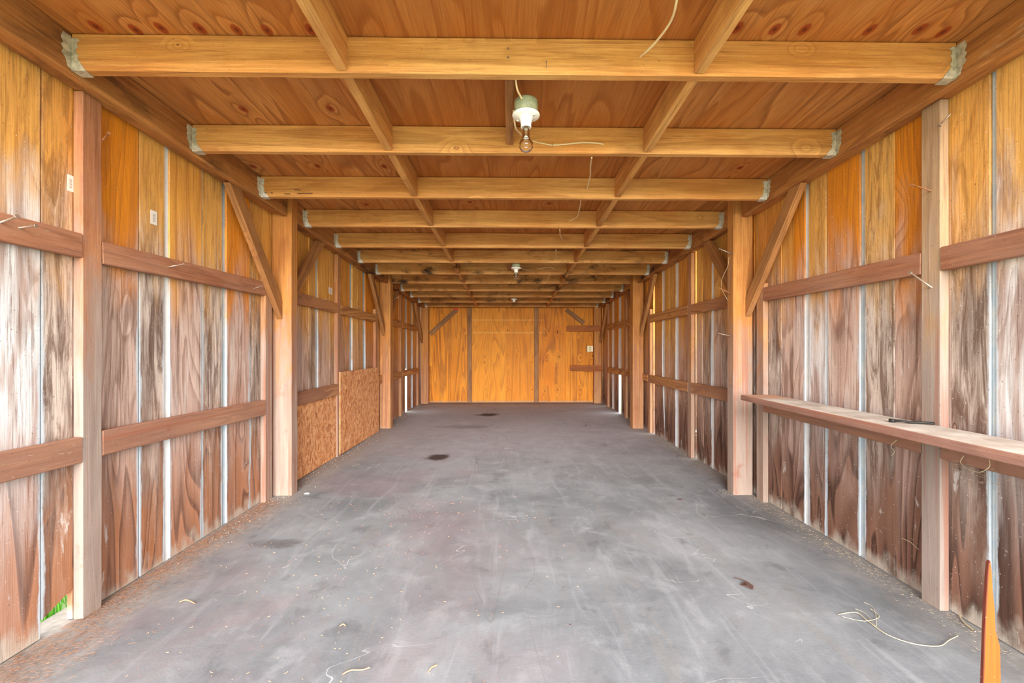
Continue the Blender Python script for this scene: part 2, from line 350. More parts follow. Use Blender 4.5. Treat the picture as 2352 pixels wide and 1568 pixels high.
o1 = G(1005, 1049); o2 = G(1122, 952); o3 = G(1150, 1088); o4 = G(640, 1248); o5 = G(1070, 980)
OIL = [(o1.x, o1.y, .13, .14, .95), (o2.x, o2.y, .19, .22, .95), (o3.x, o3.y, .10, .13, .3), (o4.x, o4.y, .16, .07, .45), (o5.x, o5.y, .5, .14, .3)]
MAT = dict(
    joist=m_lumber('joist timber', lin(240, 182, 108), lin(220, 150, 76), lin(148, 90, 44), 0, True, 8),
    beam=m_lumber('eave beam timber', lin(220, 154, 84), lin(186, 118, 60), lin(108, 66, 36), 0, True, 7, .55),
    post=m_lumber('post timber', lin(222, 156, 82), lin(200, 130, 60), lin(128, 74, 38), .9, False, 12),
    stud=m_lumber('stud timber', lin(214, 158, 104), lin(188, 126, 76), lin(130, 82, 50), .85, False, 8),
    firststud=m_lumber('reddish stud timber', lin(206, 148, 108), lin(178, 116, 78), lin(116, 68, 44), .95, False, 10),
    silverstud=m_lumber('silvery stud timber', lin(206, 172, 134), lin(184, 146, 108), lin(120, 90, 66), 1.0, False, 8),
    rail=m_lumber('rail timber', lin(192, 134, 98), lin(168, 110, 80), lin(110, 66, 48), .25, False, 14, 0, .9),
    cornerboard=m_lumber('reddish corner timber', lin(190, 112, 52), lin(162, 90, 38), lin(104, 54, 24), 0, False, 9),
    brace=m_lumber('brace timber', lin(204, 144, 84), lin(164, 108, 60), lin(104, 66, 40), .1, False, 9),
    darkstud=m_lumber('grey brown stud timber', lin(184, 134, 84), lin(150, 104, 64), lin(90, 58, 34), .1, False, 8),
    shelf=m_lumber('dusty shelf timber', lin(176, 126, 106), lin(144, 94, 78), lin(96, 58, 46), .2, False, 14),
    board=m_board('siding boards'), ceiling=m_ceiling(), backply=m_backply(), floor=m_floor(), osb=m_osb(),
    white=m_paint('white painted strip', lin(238, 238, 236), lin(222, 224, 226), 14),
    blue=m_paint('pale grey painted strip', lin(176, 192, 204), lin(206, 210, 206), 9),
    zinc=m_paint('galvanised steel', lin(204, 194, 172), lin(150, 142, 124), 40, .5),
    zincwhite=m_paint('whitened steel', lin(226, 220, 208), lin(176, 168, 150), 60, .6),
    zincdark=m_paint('grey green box steel', lin(150, 150, 118), lin(112, 118, 92), 30, .45),
    porcelain=m_plain('white porcelain', lin(246, 240, 226), .25), cable=m_plain('cream cable sheath', lin(236, 208, 160), .45),
    steel=m_plain('dull nail steel', lin(178, 158, 140), .4, .6), rustnail=m_plain('rusty nail', lin(150, 100, 64), .6),
    brass=m_plain('bulb cap brass', lin(190, 170, 120), .3, .9),
    paper=m_plain('sticker paper', lin(244, 236, 226), .6), ink=m_plain('printed ink', lin(150, 130, 120), .6),
    black=m_plain('black strap', lin(40, 38, 36), .5), plate=m_plain('cream cover plate', lin(244, 232, 190), .4), slot=m_plain('outlet face', lin(206, 180, 120), .4),
    straw=m_plain('dry straw', lin(206, 190, 156), .7), needle=m_plain('pine needles', lin(150, 108, 82), .8), chip=m_plain('wood splinters', lin(214, 150, 110), .8),
    leaf=m_plain('dark leaf', lin(84, 60, 52), .8), fluff=m_plain('cobweb fluff', lin(176, 158, 130), .9), stone=m_plain('grit', lin(190, 184, 176), .9),
    orange=m_lumber('fresh orange timber', lin(182, 82, 14), lin(168, 72, 12), lin(124, 48, 8), 0, False, 7),
    orangeside=m_lumber('reddish side timber', lin(120, 56, 34), lin(104, 46, 30), lin(70, 32, 24), 0, False, 7),
    grass=m_plain('grass', lin(120, 196, 70), .6), soil=m_paint('yard ground', lin(150, 168, 110), lin(190, 190, 170), 3, .9),
    redtag=m_plain('red tag', lin(220, 70, 30), .6))
def glass():
    m = bpy.data.materials.new('bulb glass'); m.use_nodes = True; t = m.node_tree; t.nodes.clear()
    o_ = t.nodes.new('ShaderNodeOutputMaterial'); mx = t.nodes.new('ShaderNodeMixShader'); tr = t.nodes.new('ShaderNodeBsdfTransparent'); gl = t.nodes.new('ShaderNodeBsdfGlossy')
    lw = t.nodes.new('ShaderNodeLayerWeight'); lw.inputs[0].default_value = .25; gl.inputs['Roughness'].default_value = .03; tr.inputs[0].default_value = (.97, .97, .96, 1)
    t.links.new(lw.outputs['Fresnel'], mx.inputs[0]); t.links.new(tr.outputs[0], mx.inputs[1]); t.links.new(gl.outputs[0], mx.inputs[2]); t.links.new(mx.outputs[0], o_.inputs[0]); return m
MAT['glass'] = glass()

# ---------------------------------------------------------------- object helpers
def link(name, bm, mats, mw=None, parent=None):
    me = bpy.data.meshes.new(name); bm.normal_update(); bm.to_mesh(me); bm.free()
    for m in (mats if isinstance(mats, (list, tuple)) else [mats]): me.materials.append(MAT[m])
    o = bpy.data.objects.new(name, me); C.objects.link(o)
    if mw is not None: o.matrix_world = mw
    if parent is not None:
        o.parent = parent
        o.matrix_parent_inverse = parent.matrix_basis.inverted()
    return o
def tag(o, label, cat, group=None, kind=None):
    if label: o['label'] = label
    if cat: o['category'] = cat
    if group: o['group'] = group
    if kind: o['kind'] = kind
    return o
def struct(o): o['kind'] = 'structure'; return o
def empty(name, loc, label, cat, group=None):
    o = bpy.data.objects.new(name, None); C.objects.link(o); o.location = loc; o.empty_display_size = .05
    return tag(o, label, cat, group)
def frame(p0, ex, ey):
    ex = Vector(ex).normalized(); ez = ex.cross(Vector(ey)).normalized(); ey = ez.cross(ex)
    M_ = Matrix((ex, ey, ez)).transposed().to_4x4(); M_.translation = Vector(p0); return M_
def bbox_bm(bm, x0, x1, y0, y1, z0, z1, mi=0, bev=0.0, seg=1):
    vs = [bm.verts.new((x, y, z)) for x in (x0, x1) for y in (y0, y1) for z in (z0, z1)]
    fs = [(0, 1, 3, 2), (4, 6, 7, 5), (0, 4, 5, 1), (2, 3, 7, 6), (0, 2, 6, 4), (1, 5, 7, 3)]
    out = []
    for f in fs:
        F_ = bm.faces.new([vs[i] for i in f]); F_.material_index = mi; out.append(F_)
    if bev > 0:
        es = list({e for f in out for e in f.edges}); bmesh.ops.bevel(bm, geom=es, offset=bev, segments=seg, affect='EDGES')
    return out
def lumber(name, p0, p1, ey, w, t, mat, rough=.0015, parent=None):
    """sawn timber from p0 to p1; w along ey, t across; its long axis is local x"""
    p0 = Vector(p0); p1 = Vector(p1); L = (p1-p0).length; n = max(2, int(L/.12))
    bm = bmesh.new(); rings = []; b = min(.0035, t*.12); sx = random.random()*50
    prof = [(-w/2+b, -t/2), (w/2-b, -t/2), (w/2, -t/2+b), (w/2, t/2-b), (w/2-b, t/2), (-w/2+b, t/2), (-w/2, t/2-b), (-w/2, -t/2+b)]
    for i in range(n+1):
        x = L*i/n; r = []
        for k, (y, z) in enumerate(prof):
            q = mnoise.noise((x*6+sx, k*1.7, 0))*rough
            r.append(bm.verts.new((x, y-abs(q)*(1 if y > 0 else -1), z-abs(q)*(1 if z > 0 else -1))))
        rings.append(r)
    for a, c in zip(rings, rings[1:]):
        for k in range(8): bm.faces.new((a[k], c[k], c[(k+1) % 8], a[(k+1) % 8]))
    bm.faces.new(rings[0]); bm.faces.new(rings[-1][::-1])
    bmesh.ops.recalc_face_normals(bm, faces=bm.faces)
    return link(name, bm, mat, frame(p0, p1-p0, ey), parent)
def prism(name, pts, thick_vec, mat, ex, ey, parent=None, bev=.002):
    """polygon in world space pushed along thick_vec; local x follows ex"""
    Fm = frame(pts[0], ex, ey); inv = Fm.inverted(); bm = bmesh.new(); tv = Vector(thick_vec)
    a = [bm.verts.new(inv @ Vector(p)) for p in pts]; b = [bm.verts.new(inv @ (Vector(p)+tv)) for p in pts]
    bm.faces.new(a); bm.faces.new(b[::-1]); n = len(pts)
    for i in range(n): bm.faces.new((a[i], b[i], b[(i+1) % n], a[(i+1) % n]))
    bmesh.ops.recalc_face_normals(bm, faces=bm.faces)
    if bev: bmesh.ops.bevel(bm, geom=list(bm.edges), offset=bev, segments=1, affect='EDGES')
    return link(name, bm, mat, Fm, parent)
def tube_bm(bm, pts, r, seg=8, mi=0, taper=None):
    rings = []; pts = [Vector(p) for p in pts]; up = Vector((.13, .21, .97))
    for i, p in enumerate(pts):
        d = (pts[min(i+1, len(pts)-1)]-pts[max(i-1, 0)]).normalized(); u = d.cross(up).normalized(); v = d.cross(u)
        rr = r if taper is None else r*taper[i]
        rings.append([bm.verts.new(p+(u*math.cos(a)+v*math.sin(a))*rr) for a in [2*math.pi*k/seg for k in range(seg)]])
    for a, c in zip(rings, rings[1:]):
        for k in range(seg):
            f = bm.faces.new((a[k], a[(k+1) % seg], c[(k+1) % seg], c[k])); f.smooth = True; f.material_index = mi
    for q in (rings[0], rings[-1][::-1]): bm.faces.new(q).material_index = mi
def smooth_path(pts, n=8):
    pts = [Vector(p) for p in pts]; out = []
    for i in range(len(pts)-1):
        p0 = pts[max(i-1, 0)]; p1 = pts[i]; p2 = pts[i+1]; p3 = pts[min(i+2, len(pts)-1)]
        for k in range(n):
            t = k/n; out.append(.5*((2*p1)+(p2-p0)*t+(2*p0-5*p1+4*p2-p3)*t*t+(3*p1-p0-3*p2+p3)*t**3))
    return out+[pts[-1]]
def lathe_bm(bm, prof, c=(0, 0, 0), seg=28, mi=0):
    rings = []
    for r, z in prof:
        if r < 1e-6: rings.append([bm.verts.new((c[0], c[1], c[2]+z))])
        else: rings.append([bm.verts.new((c[0]+r*math.cos(2*math.pi*k/seg), c[1]+r*math.sin(2*math.pi*k/seg), c[2]+z)) for k in range(seg)])
    for a, b in zip(rings, rings[1:]):
        for k in range(seg):
            k2 = (k+1) % seg
            if len(a) == 1 and len(b) == 1: continue
            if len(a) == 1: f = bm.faces.new((a[0], b[k2], b[k]))
            elif len(b) == 1: f = bm.faces.new((a[k], a[k2], b[0]))
            else: f = bm.faces.new((a[k], a[k2], b[k2], b[k]))
            f.smooth = True; f.material_index = mi

# ---------------------------------------------------------------- setting
# slab
bm = bmesh.new(); nx, ny = 40, 90; gv = []
for j in range(ny+1):
    row = []
    for i in range(nx+1):
        x = -1.85+3.75*i/nx; y = -1.0+9.7*j/ny
        row.append(bm.verts.new((x, y, fz(y)+mnoise.noise((x*.8, y*.8, 0))*.003)))
    gv.append(row)
for j in range(ny):
    for i in range(nx): bm.faces.new((gv[j][i], gv[j][i+1], gv[j+1][i+1], gv[j+1][i])).smooth = True
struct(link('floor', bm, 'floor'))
bm = bmesh.new(); v = [bm.verts.new(p) for p in ((-40, -40, -.07), (40, -40, -.07), (40, 50, -.07), (-40, 50, -.07))]; bm.faces.new(v)
o = struct(link('floor', bm, 'soil')); o.name = 'floor_outside'
# roof sheathing
bm = bmesh.new()
vs = [bm.verts.new((x, y, jt(y)+dz)) for dz in (0, .03) for x, y in ((-1.95, Y0-.1), (2.02, Y0-.1), (2.02, YB+.1), (-1.95, YB+.1))]
for f in ((0, 3, 2, 1), (4, 5, 6, 7), (0, 1, 5, 4), (1, 2, 6, 5), (2, 3, 7, 6), (3, 0, 4, 7)): bm.faces.new([vs[i] for i in f])
struct(link('ceiling', bm, 'ceiling'))

def siding(name, Xw, sgn, boards, strips):
    bm = bmesh.new(); lay = bm.verts.layers.float_vector.new('bd')
    for (ya, yb, kind, za, zb, ybot_a, ybot_b, pa, pb) in boards:
        if ya > yb: ya, yb, za, zb, ybot_a, ybot_b, pa, pb = yb, ya, zb, za, ybot_b, ybot_a, pb, pa
        r = random.random(); dx = random.uniform(0, .004)*sgn; w = yb-ya
        us = sorted({0, .5, 1}); nz = 10; grid = []
        cols = [0, min(.012/w, .3), .5, 1-min(.012/w, .3), 1]
        for side, ox in ((0, dx), (1, dx+.02*sgn)):
            g = []
            for k in range(nz+1):
                q = k/nz; row = []
                for u in cols:
                    wob = (mnoise.noise((r*90, q*5, 3 if u > .5 else 0))*.0015)
                    ytop = ya+(yb-ya)*u; ybot = ybot_a+(ybot_b-ybot_a)*u; y = ybot+(ytop-ybot)*min(1, q*2.6)+wob
                    zlo = za+(zb-za)*u; zhi = jt(y)-.004
                    vv = bm.verts.new((Xw+ox, y, zlo+(zhi-zlo)*q)); vv[lay] = (r, kind, min(u*w if pa else .1, (1-u)*w if pb else .1)); row.append(vv)
                g.append(row)
            grid.append(g)
        A, B = grid; m = len(cols)-1
        for k in range(nz):
            for c_ in range(m):
                bm.faces.new((A[k][c_], A[k][c_+1], A[k+1][c_+1], A[k+1][c_])); bm.faces.new((B[k][c_], B[k+1][c_], B[k+1][c_+1], B[k][c_+1]))
            bm.faces.new((A[k][0], A[k+1][0], B[k+1][0], B[k][0])); bm.faces.new((A[k][m], B[k][m], B[k+1][m], A[k+1][m]))
        for c_ in range(m):
            bm.faces.new((A[0][c_], B[0][c_], B[0][c_+1], A[0][c_+1])); bm.faces.new((A[nz][c_], A[nz][c_+1], B[nz][c_+1], B[nz][c_]))
    for (ya, yb, mi, zlo) in strips:      # cover strips nailed over the joints from outside
        ya, yb = min(ya, yb), max(ya, yb); a = Xw+.0255*sgn; b = Xw+.045*sgn; a2 = Xw+(.007 if mi == 1 else .012)*sgn
        n0 = len(bm.verts)
        bbox_bm(bm, min(a, b), max(a, b), ya-.018, yb+.018, zlo, jt(ya)-.004, mi)
        if yb-ya > .012: bbox_bm(bm, min(a2, a), max(a2, a), ya+.002, yb-.002, zlo, jt(ya)-.006, mi)
    bmesh.ops.recalc_face_normals(bm, faces=bm.faces)
    return struct(link(name, bm, ['board', 'white', 'blue']))

def wall_data(Xw, items, opens):
    """items: list of (px edge a, px edge b, kind) boards and (px a, px b, 'w'/'b'/'o') joints"""
    bd, st = [], []
    for it in items:
        fl = [any(isinstance(q[2], str) and min(abs(q[0]-e), abs(q[1]-e)) < 1.2 for q in items) for e in it[:2]]
        a, b, k = it[:3]; ya, yb = Yat(a, Xw), Yat(b, Xw)
        if isinstance(k, str):
            zl = {'w': .0, 'b': .0, 'o': .72, 'O': .72}[k]
            st.append((ya, yb, {'w': 1, 'b': 2, 'o': 1, 'O': 2}[k], zl+fz(ya)))
        else:
            z = it[3] if len(it) > 3 else (.004, .004); s = it[4] if len(it) > 4 else (0, 0)
            bd.append((ya, yb, k, fz(ya)+z[0], fz(yb)+z[1], ya+s[0], yb+s[1], *fl))
    return bd, st
left = [(0, 92, 2), (92, 97, 'w'), (97, 166, 1, (.07, .125)), (167, 233, 0), (233.5, 318, -1), (318, 322.5, 'w'), (322.5, 378, 1), (378, 390, 'w'), (390, 463, 0),
        (463, 466.5, 'w'), (466.5, 511, 1), (511, 521, 'b'), (521, 573, -1), (573, 575, 'b'), (575, 600, 1), (601, 640, 0), (641, 684, -1), (684.5, 709, 0), (710, 725, 1), (725, 731.5, 'b'),
        (731.5, 757.5, 0), (758, 781, 1), (781.5, 803.5, 0), (803.5, 809.5, 'b'), (809.5, 821.5, 0), (822, 833.5, 1), (833.5, 839.5, 'b'), (839.5, 863, -1), (863.5, 883, 0), (883.5, 903, 1),
        (903.5, 916, 0), (916.5, 930.5, 1), (930.5, 935, 'O'), (935, 944, 0), (944, 947.5, 'b'), (947.5, 957, 1), (957.3, 968, 0), (968, 969.4, 'b'), (969.4, 983, 0)]
bd, st = wall_data(XL, left, None)
y = Yat(0, XL)-.004
while y > Y0: bd.append((max(y-.2, Y0-.05), y-.004, 0, .0, .0, max(y-.2, Y0-.05), y-.004, False, False)); y -= .204
siding('wall_left', XL, -1, bd, st)
right = [(2286, 2352, 2), (2271, 2286, 'b'), (2184, 2271, 1), (2121, 2183, 0), (2054, 2120, -1), (1986, 2053, 1), (1973, 1986, 'b'), (1899, 1973, -1), (1896, 1899, 'b'), (1857, 1896, 2),
         (1848, 1857, 'w'), (1822, 1848, -1), (1795, 1821, 0), (1766, 1794, 1), (1733, 1765, 1), (1700, 1732, -1), (1675, 1699, 0), (1657, 1674, 1), (1639, 1656.5, 0), (1633, 1639, 'w'),
         (1613, 1633, 1), (1600, 1612.5, 0, (.004, .004), (.0, -.045)), (1579, 1597, 1), (1558, 1578.5, 0), (1551.5, 1558, 'w'), (1538, 1551.5, 1), (1526, 1537.5, 0), (1520.5, 1526, 'w'),
         (1503.5, 1520.5, 0, (.004, .004), (0, -.09)), (1487, 1500, 1), (1470, 1486.7, 0), (1454, 1469.5, 0), (1441, 1453.5, 1), (1426.5, 1440.7, 0), (1421, 1426.5, 'o'), (1410.5, 1421, 0),
         (1406, 1410.5, 'w'), (1397.5, 1406, 1), (1396, 1397.5, 'o'), (1384, 1396, 0), (1374, 1383.5, 1)]
bd, st = wall_data(XR, right, None)
y = Yat(2352, XR)-.004
while y > Y0: bd.append((max(y-.2, Y0-.05), y-.004, 0, .0, .0, max(y-.2, Y0-.05), y-.004, False, False)); y -= .204
siding('wall_right', XR, 1, bd, st)
# back wall: plywood sheets with lighter lath strips
def bx(px): return P(px, 800, YB).x
bm = bmesh.new(); lay = bm.verts.layers.float_vector.new('bd')
for a, b, kind, off, z0, z1 in ((969, 1077, .8, 0, 0, 0), (1077.4, 1154, .1, 0, 0, 0), (1154.4, 1231, .1, 0, 0, 0), (1231.4, 1303, 1, 0, 0, 0), (1303.4, 1392, 1, 0, 0, 0),
                              (1085, 1096.5, .0, -.006, 0, 0), (1148.5, 1160, .0, -.01, 0, 0), (1298.5, 1308, .2, -.02, 0, 0), (986, 992.3, 0, -.012, 0, 1.1), (1361, 1373, .2, -.006, 1.12, 0)):
    r = random.random(); x0, x1 = bx(a), bx(b); zt = jt(YB)-.004; n0 = len(bm.verts)
    fz0 = fz(YB)+.002 if not z0 else z0
    if z1: zt = jt(YB)-.004; fz0 = .78
    bbox_bm(bm, x0, x1, YB+off, YB+off+(.018 if off == 0 else -off-.0005), fz0, zt)
    bm.verts.ensure_lookup_table()
    for vv in bm.verts[n0:]: vv[lay] = (r, kind, .1)
bmesh.ops.recalc_face_normals(bm, faces=bm.faces)
struct(link('wall_back', bm, 'backply'))

# ---------------------------------------------------------------- joists with hangers
ORD = ['', 'first', 'second', 'third', 'fourth', 'fifth', 'sixth', 'seventh', 'eighth', 'ninth', 'tenth', 'eleventh', 'twelfth']
def Yj(j): return 1.631+.61*(j-1)
JL = {j: BL+.003 for j in range(0, 13)}; JR = {j: BR-.003 for j in range(0, 13)}
JL[8] = -1.590; JR[8] = 1.638
JNOTE = {1: 'crossing the whole top of the view', 2: 'just behind the nearest light bulb', 3: 'with dark worm-like scribbles at its left end',
         4: 'a step beyond the front pair of posts', 5: 'plain, second beyond the front posts', 6: 'with faint dark mould along its top', 7: 'mould-blackened, behind the middle bulb',
         8: 'between the middle posts, without metal hangers', 9: 'right behind the middle posts', 10: 'two before the farthest bulb', 11: 'behind the farthest bulb', 12: 'the last, tight against the back wall'}
def hanger(parent, x, y, sgn, zb):
    """folded metal hanger at a joist end; sgn=+1 at the left wall, -1 at the right"""
    bm = bmesh.new(); h = .118; t = .0016
    def plate(pts, nrm):
        a = [bm.verts.new(p) for p in pts]; b = [bm.verts.new(Vector(p)+Vector(nrm)*t) for p in pts]
        bm.faces.new(a); bm.faces.new(b[::-1]); n = len(pts)
        for i in range(n): bm.faces.new((a[i], b[i], b[(i+1) % n], a[(i+1) % n]))
    rr = random.Random(int(y*100)+int(sgn))
    # on the joist's face: ragged, narrowing to the bottom like a bent strap
    pts = [(x, y-.0004, zb-.001)]
    prof = [(.052, 0), (.040, .016), (.026, .034), (.020, .046), (.026, .054), (.018, .062), (.016, .078), (.026, .084), (.018, .092), (.020, .104), (.028, .110), (.018, .118)]
    pts += [(x+sgn*(w+rr.uniform(-.002, .002)), y-.0004, zb+z) for w, z in prof] + [(x, y-.0004, zb+h)]
    plate(pts, (0, -1, 0))
    # on the beam's face
    prof2 = [(.0, 0), (.012, .004), (.020, .03), (.034, .042), (.028, .056), (.036, .07), (.028, .082), (.036, .098), (.030, .118), (0, .12)]
    plate([(x-sgn*.0026, y-w-.001, zb+.004+z) for w, z in prof2], (sgn, 0, 0))
    # strap under the joist
    plate([(x, y-.002, zb-.0006), (x+sgn*.052, y-.002, zb-.0006), (x+sgn*.044, y+.040, zb-.0006), (x, y+.040, zb-.0006)], (0, 0, -1))
    for w, z in ((.012, .03), (.010, .07), (.012, .105)):
        bbox_bm(bm, x+sgn*w-.0025, x+sgn*w+.0025, y-.004, y-.0015, zb+z-.0025, zb+z+.0025)
    bmesh.ops.recalc_face_normals(bm, faces=bm.faces)
    return link('joist_hanger', bm, 'zinc' if y < 2.5 else 'zincwhite', None, parent)
for j in range(0, 13):
    yj = Yj(j); zc = (jb(yj)+jt(yj))/2-.001; hh = jt(yj)-jb(yj)-.003
    if j == 0:
        o = lumber('ceiling_joist', (JL[0], yj+.019, zc), (JR[0], yj+.019, zc), (0, 0, 1), hh, .038, 'joist')
        tag(o, 'joist just above the top edge of the view, nearest the entrance', 'ceiling joist', 'ceiling joists'); continue
    o = lumber('ceiling_joist', (JL[j], yj+.019, zc), (JR[j], yj+.019, zc), (0, 0, 1), hh, .038, 'joist', .002)
    tag(o, f'{ORD[j]} wooden ceiling joist from the front, {JNOTE[j]}', 'ceiling joist', 'ceiling joists')
    if j != 8:
        hanger(o, JL[j], yj, 1, yj*0+jb(yj)); hanger(o, JR[j], yj, -1, jb(yj))
    if j == 1: JOIST1 = o
    if j == 3:   # worm-like scribbles near the left end
        rr = random.Random(3)
        for (a, b, py_) in ((676, 690, 436), (653, 667, 445.5), (683, 718, 444), (608, 612, 442), (622, 627, 443)):
            bm = bmesh.new(); n = max(2, int((b-a)/3)); tube_bm(bm, [P(a+(b-a)*k/n, py_+rr.uniform(-.6, .6), yj-.001) for k in range(n+1)], .0022, 6)
            link('worm_track', bm, 'leaf', None, o)['label'] = 'dark worm tracks in the wood'
# blocking between joists
for side, xa, nm in (('left', -.623, 'left'), ('right', .711, 'right')):
    for j in range(0, 12):
        ya, yb = Yj(j)+.0395, Yj(j+1)-.0015
        za = (jb(ya)+jt(ya))/2+.002; zb = (jb(yb)+jt(yb))/2+.002
        xo = random.uniform(-.004, .004)
        o = lumber('blocking_board', (xa+xo, ya, za), (xa+xo, yb, zb), (0, 0, 1), .130, .040, 'joist')
        where = 'in front of the first ceiling joist' if j == 0 else f'between the {ORD[j]} and {ORD[j+1]} ceiling joists'
        tag(o, f'short blocking board of the {nm}-hand row, {where}', 'blocking board', f'{nm}-hand row of blocking boards')
# eave beams
for nm, xb0, xb1 in (('left', BL, -1.66), ('right', BR, 1.742)):
    s = -1 if nm == 'left' else 1
    for k, (ya, yb, where) in enumerate(((Y0, 3.198 if s < 0 else 3.168, 'in the front bay, running overhead to the front post'),
                                         (3.292 if s < 0 else 3.262, 5.828 if s < 0 else 5.778, 'in the middle bay, between the front and middle posts'),
                                         (5.972 if s < 0 else 5.922, 8.348, 'in the rear bay, from the middle post to the back corner'))):
        o = lumber('eave_beam', (xb0+s*.019, ya, (jb(ya)+jt(ya))/2-.006), (xb0+s*.019, yb, (jb(yb)+jt(yb))/2-.006), (0, 0, 1), .150, .038, 'beam', .003)
        tag(o, f'{nm} eave beam {where}, carrying joist ends', 'beam', 'eave beams along the side walls')
        xo = xb0+s*(.040+.038)
        o2 = lumber('wall_plate', (xo, ya, jb(ya)+.048), (xo, yb, jb(yb)+.048), (0, 0, 1), .085, .072, 'beam', .004)
        tag(o2, f'{nm} wall plate behind the eave beam {where.split(",")[0]}, darker underside', 'wall plate', 'wall plates over the siding')

# ---------------------------------------------------------------- posts
def post(x0, x1, y0, y1, label):
    bm = bmesh.new(); yc = (y0+y1)/2; zt = jt(yc)-.006
    o = lumber('post', ((x0+x1)/2, yc, fz(yc)+.001), ((x0+x1)/2, yc, zt), (1, 0, 0), abs(x1-x0), y1-y0, 'post', .002)
    bm.free(); return tag(o, label, 'post', 'square support posts along the side walls')
post(-1.735, -1.592, 3.20, 3.29, 'thick left front post with long reddish stain, between board wall and strand board panel')
post(-1.735, -1.592, 5.83, 5.97, 'left middle post, just past the larger strand board panel')
post(-1.70, -1.562, 8.36, 8.50, 'left rear corner post where the golden back wall begins')
post(1.64, 1.785, 3.17, 3.26, 'thick right front post at the far end of the dusty shelf')
post(1.64, 1.785, 5.78, 5.92, 'right middle post beyond the slatted middle bay')
post(1.63, 1.765, 8.37, 8.50, 'right rear corner post beside the outlet, crossed by two short shelf boards')

# ---------------------------------------------------------------- studs and rails
def stud(s, y, label, ztop=None, w=.086, zlow=None, mat='stud'):
    xin = SL if s < 0 else SR; xc = xin+s*.0195; yc = y+w/2
    zt = (jb(yc)+.003) if ztop is None else ztop
    o = lumber('stud', (xc, yc, fz(yc)+.001), (xc, yc, zt), (0, 1, 0), w, .038, mat, .002)
    return tag(o, label, 'stud', 'wall studs nailed flat against the siding')
ls = [Yat(189.5, SL), Yat(610, SL), Yat(775.6, SL), Yat(863, SL), Yat(921.6, SL), Yat(960.5, SL)]
rs = [Yat(2160, SR), Yat(1753, SR), Yat(1587, SR), Yat(1492.5, SR), Yat(1437, SR), Yat(1395.6, SR)]
stud(-1, ls[0], 'left wall stud nearest the camera, reddish and scraped at the foot', mat='firststud'); stud(-1, ls[1], 'left wall stud in front of the thick front post, cut short under the brace', 1.575)
stud(-1, ls[2], 'pale left wall stud between the two strand board panels'); stud(-1, ls[3], 'left wall stud at the far edge of the larger strand board panel', 1.60)
stud(-1, ls[4], 'left wall stud in the rear bay, just in front of a bright daylight slit'); stud(-1, ls[5], 'left wall stud nearest the back corner')
stud(1, rs[0], 'silvery right wall stud nearest the camera, rising behind the shelf', mat='silverstud'); stud(1, rs[1], 'right wall stud beside the thick front post, cut short under the brace', 1.545)
stud(1, rs[2], 'right wall stud in the centre of the middle bay, daylight at its foot'); stud(1, rs[3], 'right wall stud just before the middle post, daylight wedge at its foot', 1.60)
stud(1, rs[4], 'right wall stud in the rear bay, next to the brightest slit'); stud(1, rs[5], 'right wall stud nearest the back corner')
def rail(s, ya, yb, z0a, z1a, z0b, z1b, label, mat='rail', t=.034):
    xin = SL if s < 0 else SR; xc = xin+s*(t/2+.0005)-s*.002
    ya += .002; yb -= .002
    o = lumber('wall_rail', (xc, ya, (z0a+z1a)/2), (xc, yb, (z0b+z1b)/2), (0, 0, 1), (z1a-z0a+z1b-z0b)/2, t, mat, .002)
    return tag(o, label, 'wall rail', 'horizontal rails between the studs')
W = .086
rail(-1, Y0, ls[0], 1.43, 1.53, 1.443, 1.535, 'upper left rail at the picture edge, with two nails poking out')
rail(-1, ls[0]+W, ls[1], 1.432, 1.53, 1.458, 1.549, 'long upper left rail between nearest stud and front post stud, with one nail')
rail(-1, 3.29, ls[2], 1.447, 1.541, 1.447, 1.541, 'upper left rail just behind the thick front post, above the smaller strand board')
rail(-1, ls[2]+W, ls[3], 1.44, 1.535, 1.44, 1.535, 'upper left rail above the larger strand board panel, nails on it')
rail(-1, 5.97, ls[4], 1.43, 1.53, 1.44, 1.54, 'upper left rail just behind the middle post'); rail(-1, ls[4]+W, ls[5], 1.44, 1.53, 1.44, 1.53, 'upper left rail nearest the back corner')
rail(-1, Y0, ls[0], .63, .735, .627, .728, 'dark lower left rail at the picture edge, dusted with chaff')
rail(-1, ls[0]+W, ls[1], .635, .735, .622, .734, 'long lower left rail with dark knots, between nearest stud and front post stud')
rail(-1, 3.29, ls[2], .625, .735, .635, .745, 'lower left rail lying over the smaller strand board panel')
rail(-1, ls[3]+W, 5.83, .64, .75, .64, .75, 'very short lower left rail between larger strand board and middle post', t=.034)
rail(-1, 5.97, ls[4], .65, .75, .65, .75, 'lower left rail just behind the middle post'); rail(-1, ls[4]+W, ls[5], .66, .76, .66, .76, 'lower left rail in the rear bay, above the daylight slit')
rail(1, Y0, rs[0], 1.40, 1.497, 1.401, 1.497, 'upper right rail at the picture edge, straw caught beneath')
rail(1, rs[0]+W, rs[1], 1.40, 1.495, 1.42, 1.514, 'long reddish upper right rail above the shelf')
rail(1, 3.26, rs[2], 1.425, 1.52, 1.43, 1.527, 'upper right rail just behind the thick front post'); rail(1, rs[2]+W, rs[3], 1.43, 1.53, 1.43, 1.53, 'upper right rail just before the middle post')
rail(1, 5.92, rs[4], 1.44, 1.54, 1.44, 1.54, 'upper right rail just behind the middle post'); rail(1, rs[4]+W, rs[5], 1.44, 1.55, 1.45, 1.56, 'upper right rail meeting the corner board at the back')
rail(1, Y0, rs[0], .627, .71, .627, .71, 'lower right rail under the near end of the shelf, hung with chaff')
rail(1, rs[0]+W, rs[1], .63, .72, .647, .735, 'long lower right rail right under the dusty shelf')
rail(1, 3.26, rs[2], .655, .76, .66, .762, 'lower right rail just behind the thick front post'); rail(1, rs[2]+W, rs[3], .66, .76, .67, .77, 'lower right rail just before the middle post')
